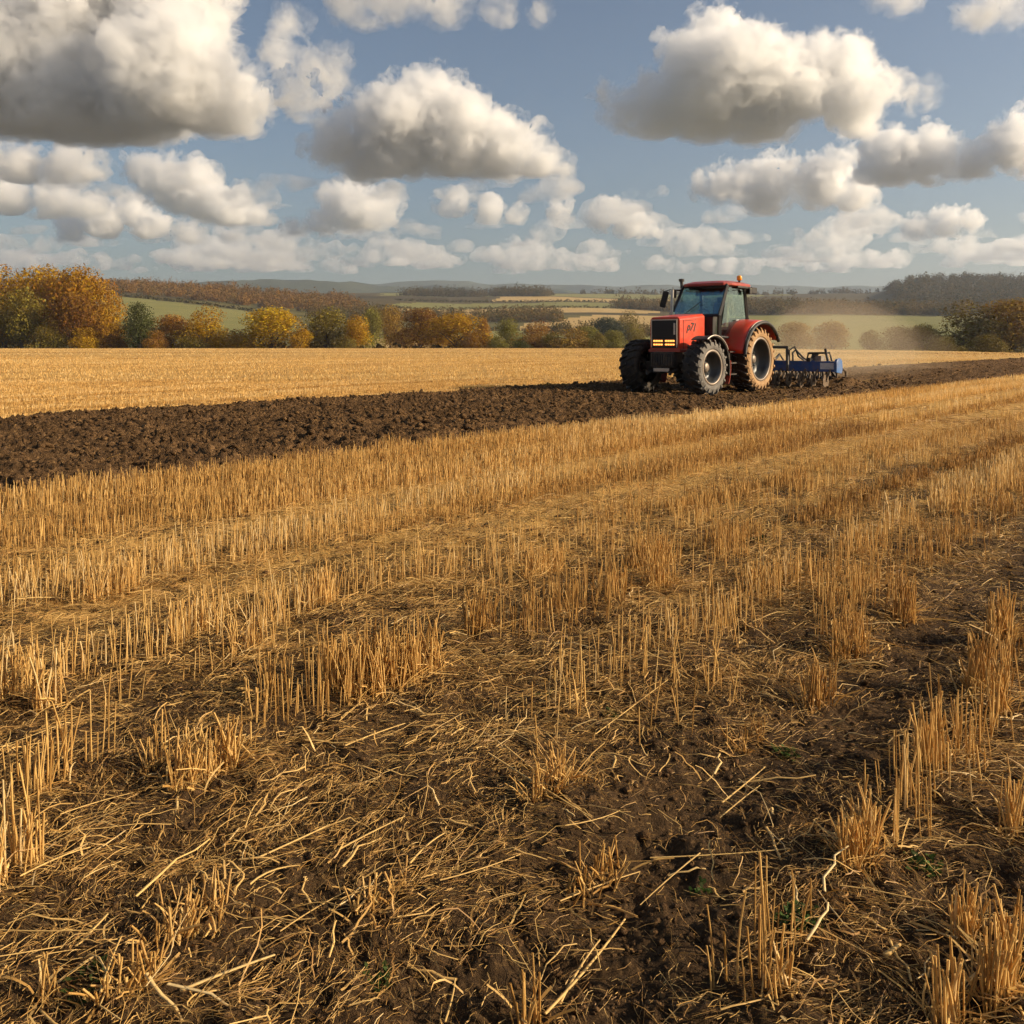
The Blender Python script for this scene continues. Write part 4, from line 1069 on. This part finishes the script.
sc = MB().hexa([(A0[0], -cw + .06, A0[1] + .02), (A0[0] + .008, -cw + .06, A0[1] + .02), (A0[0] + .008, cw - .06, A0[1] + .02), (A0[0], cw - .06, A0[1] + .02),
                (A1[0] - .01, -ct + .05, A1[1] - .02), (A1[0] - .002, -ct + .05, A1[1] - .02), (A1[0] - .002, ct - .05, A1[1] - .02), (A1[0] - .01, ct - .05, A1[1] - .02)]).build("windscreen", M_SCREEN, cab)
bar((A0[0] + .01, -cw, A0[1]), (A0[0] + .01, cw, A0[1]), .045, M_BLACK, "sill", cab)
bar((A1[0] + .01, -ct, A1[1] + .02), (A1[0] + .01, ct, A1[1] + .02), .05, M_BLACK, "header", cab)
bar((1.69, -.35, 2.27), (1.45, .10, 2.66), .012, M_BLACK, "wiper", sc)
MB().box((-.12, 0, 2.62), (.01, 1.40, .92)).build("rear_window", M_DOORG, cab)
# lower side panels, steps, tank between the wheels
b = MB(); b.box((1.15, .62, 1.12), (.75, .42, .55)); b.box((1.15, -.62, 1.12), (.75, .42, .55)); b.build("fuel_tank", M_BLACK, TR, .04)
b = MB()
for k in range(3): b.box((1.42, .98 - k * .0, .55 + k * .32), (.40, .26, .035))
for xx in (1.24, 1.60): b.box((xx, .88, .95), (.03, .03, .9))
b.build("step", M_IRON, TR)
# roof
rf = MB(); z0 = 3.13
top = [(1.16, -.66), (1.22, -.50), (1.22, .50), (1.16, .66), (.9, .80), (-.25, .80), (-.42, .68), (-.42, -.68), (-.25, -.80), (.9, -.80)]
n = len(top); V = [(x, y, z0) for x, y in top] + [(x * 1.0, y * 1.0, z0 + .075) for x, y in top] + [(.36 + (x - .36) * .72, y * .72, z0 + .15) for x, y in top]
Fs = [tuple(range(n))[::-1], tuple(range(2 * n, 3 * n))]
for l in range(2):
    for i in range(n): Fs.append((l * n + i, l * n + (i + 1) % n, (l + 1) * n + (i + 1) % n, (l + 1) * n + i))
roof = rf.add(V, Fs).build("roof", M_REDD, cab, .015)
vz = MB(); vz.box((-.30, 0, 3.045), (.42, 1.72, .15)); vz.box((.18, .80, 3.10), (.8, .06, .07)); vz.box((.18, -.80, 3.10), (.8, .06, .07)); vz.build("visor", M_BLACK, cab, .02)
for s in (1, -1):
    MB().box((-.05, s * .90, 2.98), (.13, .05, .15)).build("work_lamp", M_BLACK, roof, .01)
    MB().box((-.20, s * .865, 3.06), (.12, .02, .07)).build("lamp_lens", M_STEEL, roof)
MB().box((-.36, 0, 3.03), (.36, 1.78, .19)).build('work_light_bar', M_BLACK, cab, .02)
bc = MB(); bc.tube([(.10, .62, z0 + .10), (.10, .62, z0 + .19)], .035, 10); bc = bc.build("beacon", M_BLACK, roof)
bl = MB(); bl.tube([(.10, .62, z0 + .19), (.10, .62, z0 + .21), (.10, .62, z0 + .30), (.10, .62, z0 + .335), (.10, .62, z0 + .345)], [.06, .075, .08, .055, .01], 14); bl.build("lens", M_ORANGE, bc, smooth=True)
# exhaust on the far front corner
ex = MB(); ex.tube([(1.78, -.70, 1.7), (1.78, -.70, 2.35)], .085, 12); ex.tube([(1.78, -.70, 2.35), (1.74, -.70, 3.02)], .045, 12); ex.build("exhaust", M_STEEL, TR, smooth=False)
b = MB(); b.tube([(1.05, -.78, 3.1), (1.05, -.80, 3.30)], .05, 10); b.tube([(1.05, -.80, 3.30), (1.05, -.80, 3.38)], .085, 10); b.build("air_stack", M_IRON, TR)
# mirrors
b = MB(); b.tube([(1.12, -.78, 3.02), (1.36, -1.02, 3.05), (1.45, -1.14, 3.0)], .016, 8)
mr_ = b.build("mirror_arm", M_BLACK, cab); m_ = MB().box((1.45, -1.16, 2.76), (.07, .18, .50), (R(-14), 0, R(18))).build("mirror", M_BLACK, mr_, .02)
b = MB(); b.box((1.36, -.88, 2.92), (.07, .15, .24), (0, 0, R(12))); b.tube([(1.12, -.76, 3.04), (1.36, -.88, 3.04)], .018, 6); b.build("mirror", M_BLACK, cab, .015)
b = MB(); b.tube([(.86, .78, 2.98), (.80, .98, 3.00), (.76, 1.02, 2.95)], .014, 6); mr2 = b.build("mirror_arm", M_BLACK, cab)
# inside
b = MB(); b.box((.35, 0, 1.90), (.52, .52, .14)); b.box((.10, 0, 2.30), (.14, .50, .74), (0, R(-8), 0)); b.box((.06, 0, 2.74), (.10, .28, .20)); b.build("seat", M_SEAT, cab, .04)
b = MB(); b.tube([(1.35, 0, 1.7), (1.12, 0, 2.28)], .03, 8)
ring = [(1.12 + .16 * math.cos(k * .4488) * .45, .20 * math.sin(k * .4488), 2.30 + .16 * math.cos(k * .4488) * .9) for k in range(15)]
b.tube(ring, .016, 6); b.build("steering_wheel", M_BLACK, cab)
# rear linkage
b = MB()
for s in (-1, 1): b.tube([(-.5, s * .35, .72), (-1.75, s * .45, .62)], .045, 8)
b.tube([(-.5, 0, 1.25), (-1.75, 0, 1.12)], .035, 8); b.build("rear_linkage", M_IRON, TR)

# ------------------------------------------------------------------ implement behind
CU = empty("cultivator", field_pt(28.45, -12.80, SINK), HEAD)
tag(CU, "blue tined cultivator drawn behind the red tractor", "cultivator")
HWD = 1.85
b = MB(); b.box((.55, 0, .69), (.18, HWD * 2, .34)); b.box((.15, 0, .70), (.12, HWD * 2, .20)); b.box((-.25, 0, .68), (.12, HWD * 2 - .3, .16))
for y in (-1.3, -.45, .45, 1.3): b.box((.10, y, .70), (.85, .10, .14))
b.build("frame", M_BLUE, CU, .015)
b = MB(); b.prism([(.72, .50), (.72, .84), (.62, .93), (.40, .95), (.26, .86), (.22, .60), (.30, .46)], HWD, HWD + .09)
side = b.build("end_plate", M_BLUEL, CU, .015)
MB().box((.638, HWD - .26, .70), (.010, .44, .20), (0, 0, 0)).build("sticker", M_WHITE, CU)
b = MB(); b.prism([(.72, .50), (.72, .84), (.62, .93), (.40, .95), (.26, .86), (.22, .60), (.30, .46)], -HWD - .09, -HWD); b.build("end_plate", M_BLUE, CU, .015)
b = MB()
for k in range(9): b.box((.56, -HWD + .2 + k * .42 + (k % 3) * .05, .855), (.20, .20 + .08 * (k % 2), .012))
b.build("beam_highlight", M_TRIM, CU)  # pale plates stand in for highlights along the top of the beam
k_ = 0
for row, xx in enumerate((.55, .15, -.25)):
    for k in range(8):
        y = -HWD + .10 + k * .455 + row * .15
        if y > HWD - .05: continue
        pts = [(xx, y, .60), (xx - .26, y, .52), (xx - .34, y, .34), (xx - .22, y, .14), (xx + .02, y, -.06)]
        tn = MB().tube(pts, [.035, .04, .038, .036, .03], 6).build("tine", M_MUD, CU)
        MB().box((xx - .03, y, .0), (.20, .14, .025), (0, R(38), 0)).build("point", M_MUD, tn)
for k in range(9):                                    # notched discs in front of the tines
    y = -HWD + .22 + k * .41; dm = MB(); a_ = [q * math.pi / 9 for q in range(18)]
    dm.prism([(.88 + (.25 if q % 2 else .215) * math.cos(a), .22 + (.25 if q % 2 else .215) * math.sin(a)) for q, a in enumerate(a_)], y - .008, y + .008)
    dm.tube([(.60, y + .05, .60), (.74, y + .05, .52), (.88, y + .02, .22)], [.035, .03, .03], 6)
    dm.build("disc", M_MUD, CU)
for y in (-1.2, -.2, 1.0):                             # levelling rams on the beam
    rm = MB(); rm.tube([(.62, y, .86), (.30, y + .05, 1.06)], .045, 8); rm.tube([(.30, y + .05, 1.06), (.05, y + .08, .84)], .028, 8); rm.box((.62, y, .90), (.12, .12, .12)); rm.build("ram", M_IRON, CU)
# spiked roller at the back
b = MB(); b.tube([(-.75, -HWD + .25, .24), (-.75, HWD - .45, .24)], .10, 12)
for k in range(14):
    y = -HWD + .32 + k * .215
    for q in range(8):
        a = q * math.pi / 4 + k * .2; b.box((-.75 + .14 * math.cos(a), y, .24 + .14 * math.sin(a)), (.24, .03, .06), (0, -a, 0))
for s in (-1, 1): b.box((-.48, s * (HWD - .5), .46), (.55, .06, .09), (0, R(-30), 0))
b.build("roller", M_IRON, CU)
# headstock, hoses, rams, folded lights seen above the beam
b = MB()
for s in (-1, 1): b.tube([(.95, s * .42, .55), (.72, s * .30, 1.30), (.50, s * .25, .82)], .05, 6)
b.tube([(.72, -.30, 1.30), (.72, .30, 1.30)], .045, 6); b.build("headstock", M_IRON, CU)
b = MB(); b.tube([(.72, .5, .85), (.70, .48, 1.12), (.62, .55, 1.22), (.2, .62, .95), (-.2, .66, .82)], .032, 6); b.tube([(.75, .38, .85), (.78, .40, 1.2), (.6, .5, 1.32), (.35, .52, 1.0), (-.3, .5, .8)], .028, 6); b.build("hose", M_BLACK, CU)
b = MB(); b.tube([(.35, .80, .84), (.35, .86, 1.10), (.35, 1.42, 1.12), (.35, 1.50, .84)], .035, 6); b.tube([(.0, .80, .84), (.0, .86, 1.10), (.0, 1.42, 1.12), (.0, 1.50, .84)], .035, 6); b.box((.18, 1.14, 1.125), (.42, .52, .03)); b.build("carrier", M_IRON, CU)
b = MB(); b.tube([(.2, .95, .84), (.2, 1.1, 1.12)], .06, 8); b.box((.25, 1.2, .92), (.3, .2, .2)); b.build("ram", M_STEEL, CU)
b = MB(); b.tube([(.55, HWD - .25, .84), (.55, HWD - .32, 1.16)], [.045, .02], 6); b.box((.55, HWD - .33, 1.16), (.05, .07, .2), (R(10), 0, 0)); b.build("marker_post", M_IRON, CU)
# ================================================================== CLOUDS
def m_volume(name, col, dens, aniso=0.2, absorb=None):
    g = N(name); v = g.n("ShaderNodeVolumeScatter"); v.inputs['Color'].default_value = (*col, 1)
    v.inputs['Density'].default_value = dens; v.inputs['Anisotropy'].default_value = aniso
    g.l(v.outputs[0], g.out.inputs['Volume']); return g.m
def m_vapour(name, col, dens, aniso, scale, lo, hi):
    """vapour whose thickness is broken up by billows"""
    g = N(name); v = g.n("ShaderNodeVolumeScatter"); v.inputs['Color'].default_value = (*col, 1); v.inputs['Anisotropy'].default_value = aniso
    n = g.noise(g.pos(), scale, 5, .6, .4)
    g.put(v.inputs['Density'], g.mr(n, lo, hi, 0.0, dens)); g.l(v.outputs[0], g.out.inputs['Volume']); return g.m
CLOUD_BASE = 470.0
M_CLOUD = m_volume("cloud_vapour", (.988, .986, .984), .034, .45)
M_CLOUDB = m_vapour("loose_cloud_vapour", (.988, .986, .984), .044, .45, .018, .36, .64)
M_CLOUDV = m_vapour("cloud_veil", (.985, .983, .980), .034, .45, .022, .46, .66)
M_CLOUDW = m_vapour("wispy_cloud_vapour", (.992, .992, .995), .030, .45, .018, .42, .66)
M_CLOUDT = m_vapour("thin_cloud_vapour", (.992, .992, .995), .016, .45, .018, .44, .68)

def cloud_hull(name, S, D, k, seed, grow, rough, vox, base, parent=None):
    """one closed skin round the balls S, roughened by several sizes of billow; grow in picture pixels at its distance"""
    bm = bmesh.new(); bmesh.ops.create_icosphere(bm, subdivisions=3, radius=1)
    bv = np.array([v.co[:] for v in bm.verts]); bf = np.array([[v.index for v in f.verts] for f in bm.faces]); bm.free()
    V, Q, o = [], [], 0
    for (c, r) in S:
        rr = r + grow * k
        if rr < 2.5 * k: continue
        V.append(c + bv * rr); Q.append(bf + o); o += len(bv)
    if not V: return None
    tmp = np_mesh(name, np.concatenate(V), np.concatenate(Q))
    md = tmp.modifiers.new('r', 'REMESH'); md.mode = 'VOXEL'; md.voxel_size = vox * k
    me = bpy.data.meshes.new_from_object(tmp.evaluated_get(bpy.context.evaluated_depsgraph_get()))
    old = tmp.data; tmp.modifiers.clear(); tmp.data = me; bpy.data.meshes.remove(old)
    n = len(me.vertices); co = np.empty(n * 3, np.float32); me.vertices.foreach_get('co', co); co = co.reshape(-1, 3).astype(float)
    nr = np.empty(n * 3, np.float32); me.vertices.foreach_get('normal', nr); nr = nr.reshape(-1, 3).astype(float)
    off = Vector((seed * 13.7, seed * 3.1, seed)); disp = np.zeros(n); px = 1.0 / k; ns = mnoise.noise
    for i in range(n):
        p = Vector(co[i] * px)
        p = p + Vector((ns(p / 30 - off), ns(p / 30 + off), ns(p / 31))) * 9
        disp[i] = (8.0 * ns(p / 40 - off) + 7.5 * (.55 - abs(ns(p / 24 + off)) * 2) + 5.0 * (.55 - abs(ns(p / 11 + off)) * 2)
                   + 3.2 * (.5 - abs(ns(p / 5.5 - off)) * 2) + 1.7 * ns(p / 2.6))
    fade = np.clip((co[:, 2] - base) / (30 * k), .35, 1)
    co = co + nr * (disp * k * rough * fade)[:, None]
    zb = base + 7 * k + 5 * k * np.array([ns(Vector((c[0] * px / 30, c[1] * px / 30, seed))) for c in co]) - grow * k * .5
    low = co[:, 2] < zb
    co[low, 2] = zb[low] + (co[low, 2] - zb[low]) * .14
    co[:, 1] += D
    me.vertices.foreach_set('co', co.astype(np.float32).ravel()); me.update()
    return tmp

def cloud_mesh(name, lobes, base_row, seed, kind, rough=1.0, puffs=6, depth=.75, vox=2.6):
    """lobes: (column, row, radius) as seen from the camera; the cloud gets its distance from the common base height.
    A dense heart, a looser body and a ragged veil, one inside the other."""
    D = (CLOUD_BASE - CH) / ((HY - base_row) / F); k = D / F; rng = np.random.default_rng(seed)
    puffs = 9; S = []; xs = [l[0] for l in lobes]; ext = (max(xs) - min(xs) + 40) * k
    for (x, y, r) in lobes:
        c = np.array([(x - 512) * k, rng.normal(0, .18) * min(ext, r * k * 3) * depth, CH + (HY - y) * k])
        S.append((c, r * k))
        for _ in range(puffs):
            d = rng.normal(0, 1, 3); d[2] = abs(d[2]) * .8; d /= np.linalg.norm(d)
            r2 = r * k * rng.uniform(.22, .42); c2 = c + d * r * k * rng.uniform(.65, 1.0); S.append((c2, r2))
            for _ in range(3):
                e = rng.normal(0, 1, 3) + d; e /= np.linalg.norm(e); S.append((c2 + e * r2 * .85, r2 * rng.uniform(.3, .5)))
    layers = ((-7.0, 1.15, M_CLOUD), (1.5, 1.3, M_CLOUDB), (6.0, 1.7, M_CLOUDV)) if kind == 'M' else ((-1.5, 1.2, M_CLOUDW), (3.0, 1.5, M_CLOUDT))
    root = None
    for i, (gr, rg, mt) in enumerate(reversed(layers)):
        o = cloud_hull(name if root is None else ("cloud_body" if i == 1 and len(layers) == 3 else "cloud_heart"), S, D, k, seed + i * 31, gr, rough * rg, vox, CLOUD_BASE)
        if o is None: continue
        o.data.materials.clear(); o.data.materials.append(mt)
        if root is None: root = o
        else: o.parent = root
    return root
CL = [
 ("large grey cloud filling the upper left corner of the sky", 138, [(20, 60, 80), (110, 45, 80), (60, 95, 55), (100, 85, 60), (180, 82, 58), (216, 105, 36), (60, 100, 55), (140, 108, 42), (-90, 70, 90), (165, 20, 55), (80, -10, 75), (240, 112, 22)], 'M', 1.15),
 ("bright towering cloud left of the sky's middle with a long right tail", 182, [(430, 118, 36), (455, 140, 40), (400, 128, 38), (500, 150, 32), (537, 166, 18), (365, 154, 27), (343, 142, 22), (326, 150, 14), (400, 152, 30), (350, 108, 7), (480, 140, 26), (425, 88, 15), (440, 86, 12), (383, 100, 10), (560, 173, 10), (470, 118, 20)], 'M', .8),
 ("largest white cloud, twin humped, above the tractor", 141, [(720, 52, 36), (700, 84, 40), (745, 78, 38), (790, 88, 36), (840, 72, 34), (850, 103, 28), (660, 112, 27), (630, 110, 17), (606, 97, 8), (645, 122, 16), (690, 120, 22), (880, 85, 14), (865, 118, 16), (770, 108, 36), (720, 110, 30), (815, 58, 16), (716, 22, 13), (852, 46, 13), (735, 40, 16)], 'M', .9),
 ("faint wispy upright cloud between the grey corner cloud and the bright one", 128, [(290, 32, 17), (285, 58, 20), (310, 72, 22), (338, 76, 15), (297, 95, 19), (300, 114, 14)], 'T', 1.3),
 ("pale cloud along the top edge left of the middle", 30, [(400, -5, 34), (355, -8, 30), (445, -5, 28), (500, 5, 18), (540, 12, 12)], 'T', 1.2),
 ("slanting chain of white puffs under the grey corner cloud", 230, [(138, 168, 14), (158, 178, 18), (178, 196, 16), (188, 184, 21), (204, 200, 18), (233, 213, 18), (255, 215, 9)], 'M', .7),
 ("grey white cloud at the left edge, upper of three bands", 187, [(20, 165, 20), (60, 166, 19), (95, 175, 11), (-35, 160, 26)], 'M', .8),
 ("middle cloud band at the left edge", 221, [(15, 200, 18), (60, 203, 17), (92, 209, 13), (-32, 200, 20)], 'M', .7),
 ("lowest cloud band at left reaching towards the wooded hill", 245, [(105, 222, 17), (130, 208, 14), (150, 225, 15), (190, 236, 11), (230, 240, 8), (70, 232, 12)], 'M', .7),
 ("small puffy cloud under the bright towering cloud", 238, [(340, 208, 16), (362, 215, 18), (385, 208, 12), (354, 190, 9), (320, 224, 10), (296, 231, 8)], 'M', .65),
 ("low pair of puffs right of the small puffy cloud", 228, [(460, 202, 11), (490, 210, 11), (515, 216, 8), (446, 206, 7)], 'M', .6),
 ("low ragged cloud over the middle of the valley", 243, [(562, 212, 9), (600, 217, 11), (630, 224, 13), (652, 230, 7), (610, 208, 8)], 'M', .6),
 ("flat grey white cloud just above the tractor", 217, [(770, 188, 24), (820, 184, 23), (858, 192, 14), (720, 186, 14), (735, 190, 11), (702, 189, 8), (850, 202, 12), (792, 172, 12), (838, 167, 11)], 'M', .8),
 ("rounded grey cloud at right below the twin humped cloud", 190, [(900, 158, 27), (932, 158, 24), (880, 165, 18), (958, 167, 13), (870, 172, 11), (905, 146, 13)], 'M', .75),
 ("grey cloud cut by the right edge of the sky", 187, [(1002, 150, 22), (1040, 145, 26), (984, 160, 14)], 'M', .75),
 ("small low cloud above the dome shaped wood", 243, [(915, 229, 9), (945, 225, 12), (968, 222, 7)], 'M', .55),
 ("wispy cloud in the upper right corner of the sky", 42, [(1003, 12, 24), (986, 22, 12), (1034, 10, 18)], 'T', 1.2),
 ("thin cloud scrap on the top edge at right", 24, [(905, 2, 16), (882, -4, 9)], 'T', 1.2),
 ("faint round cloud scrap right of the twin humped cloud", 122, [(920, 98, 13), (912, 110, 8)], 'T', 1.0),
]
for i, (lab, base, lobes, kd, rg) in enumerate(CL):
    o = cloud_mesh("cloud", lobes, base, i + 1, kd, rg); tag(o, lab, "cloud", "clouds in the sky")
# many small clouds crowding towards the horizon
def low_clouds():
    rng = np.random.default_rng(77)
    prot = [o for o in C.objects if o.name.startswith('cloud') and not o.parent][9:16]
    src = []
    for o in prot:
        me = o.data; nv = len(me.vertices); co = np.empty(nv * 3, np.float32); me.vertices.foreach_get('co', co); co = co.reshape(-1, 3)
        src.append((co, np.array([p.vertices[:] for p in me.polygons if len(p.vertices) == 4])))
    VV, QQ, off = [], [], 0
    for i in range(170):
        co, f = src[i % len(src)]
        c0 = (co.min(0) + co.max(0)) / 2; W0 = co[:, 0].max() - co[:, 0].min()
        row = 278 - 50 * rng.random() ** 1.5 if i > 34 else rng.uniform(190, 238); D = (CLOUD_BASE - CH) / ((HY - row) / F); px = rng.uniform(-160, 1190)
        if i <= 34: px = rng.uniform(-160, 660)
        W = rng.uniform(30, 100) * D / F * np.interp(row, [190, 240, 278], [.8, .7, 1.0]); s = W / W0
        P = (co - np.array([c0[0], c0[1], CLOUD_BASE])) * np.array([s * rng.choice([-1, 1]), s, s * rng.uniform(.5, .95)])
        P = P + np.array([(px - 512) / F * D, D, CLOUD_BASE + rng.uniform(0, 30)])
        VV.append(P); QQ.append(f + off); off += len(co)
    o = np_mesh("low_clouds", np.concatenate(VV), np.concatenate(QQ), M_CLOUDL); md = o.modifiers.new('r', 'REMESH'); md.mode = 'VOXEL'; md.voxel_size = 17
    me = bpy.data.meshes.new_from_object(o.evaluated_get(bpy.context.evaluated_depsgraph_get())); o.modifiers.clear(); o.data = me
    me.materials.clear(); me.materials.append(M_CLOUDL)
    print('low clouds', len(me.vertices)); tag(o, "crowded small clouds fading towards the horizon", kind='stuff')
M_CLOUDL = m_vapour("low_cloud_vapour", (.982, .979, .975), .022, .45, .010, .42, .66)
low_clouds()

# ================================================================== DUST AND HAZE
M_DUST = m_volume("dust", (.80, .62, .42), .032, .35)
def dust():
    S = [(29.5, -13.2, .5, 1.2), (31, -13.6, .8, 1.5), (33.5, -14.2, 1.0, 2.0), (36.5, -14.8, 1.3, 2.6), (40, -15.6, 1.3, 2.7), (44.5, -16.5, 1.3, 2.6), (38, -12.8, .6, 1.5), (33, -12.4, .3, .9), (48, -15, .7, 2.0)]
    bm = bmesh.new(); bmesh.ops.create_icosphere(bm, subdivisions=3, radius=1)
    bv = np.array([v.co[:] for v in bm.verts]); bf = np.array([[v.index for v in f.verts] for f in bm.faces]); bm.free(); V, Q, o = [], [], 0
    for (u, v, z, r) in S:
        x, y = xy_of(u, v); V.append(np.array([x, y, z]) + bv * r * np.array([1.2, 1.2, .8])); Q.append(bf + o); o += len(bv)
    t = np_mesh("dust_cloud", np.concatenate(V), np.concatenate(Q)); md = t.modifiers.new('r', 'REMESH'); md.mode = 'VOXEL'; md.voxel_size = .3
    me = bpy.data.meshes.new_from_object(t.evaluated_get(bpy.context.evaluated_depsgraph_get())); t.modifiers.clear(); t.data = me
    for v in me.vertices:
        n = mnoise.noise(v.co / 2.4) * .40 + mnoise.noise(v.co / 1.1) * .08; v.co += v.normal * n
    me.materials.clear(); me.materials.append(M_DUST); tag(t, "brown dust drifting up behind the cultivator", kind='stuff')
dust()

g = N("haze_air"); pv = g.n("ShaderNodeVolumePrincipled")
pv.inputs['Color'].default_value = (.68, .79, .97, 1); pv.inputs['Density'].default_value = 1.0e-4; pv.inputs['Anisotropy'].default_value = .25
g.l(pv.outputs[0], g.out.inputs['Volume'])
hz = MB().box((0, 2900, 190), (15000, 9000, 400)).build("haze", g.m); tag(hz, "pale blue haze hanging over the valley", kind='stuff')
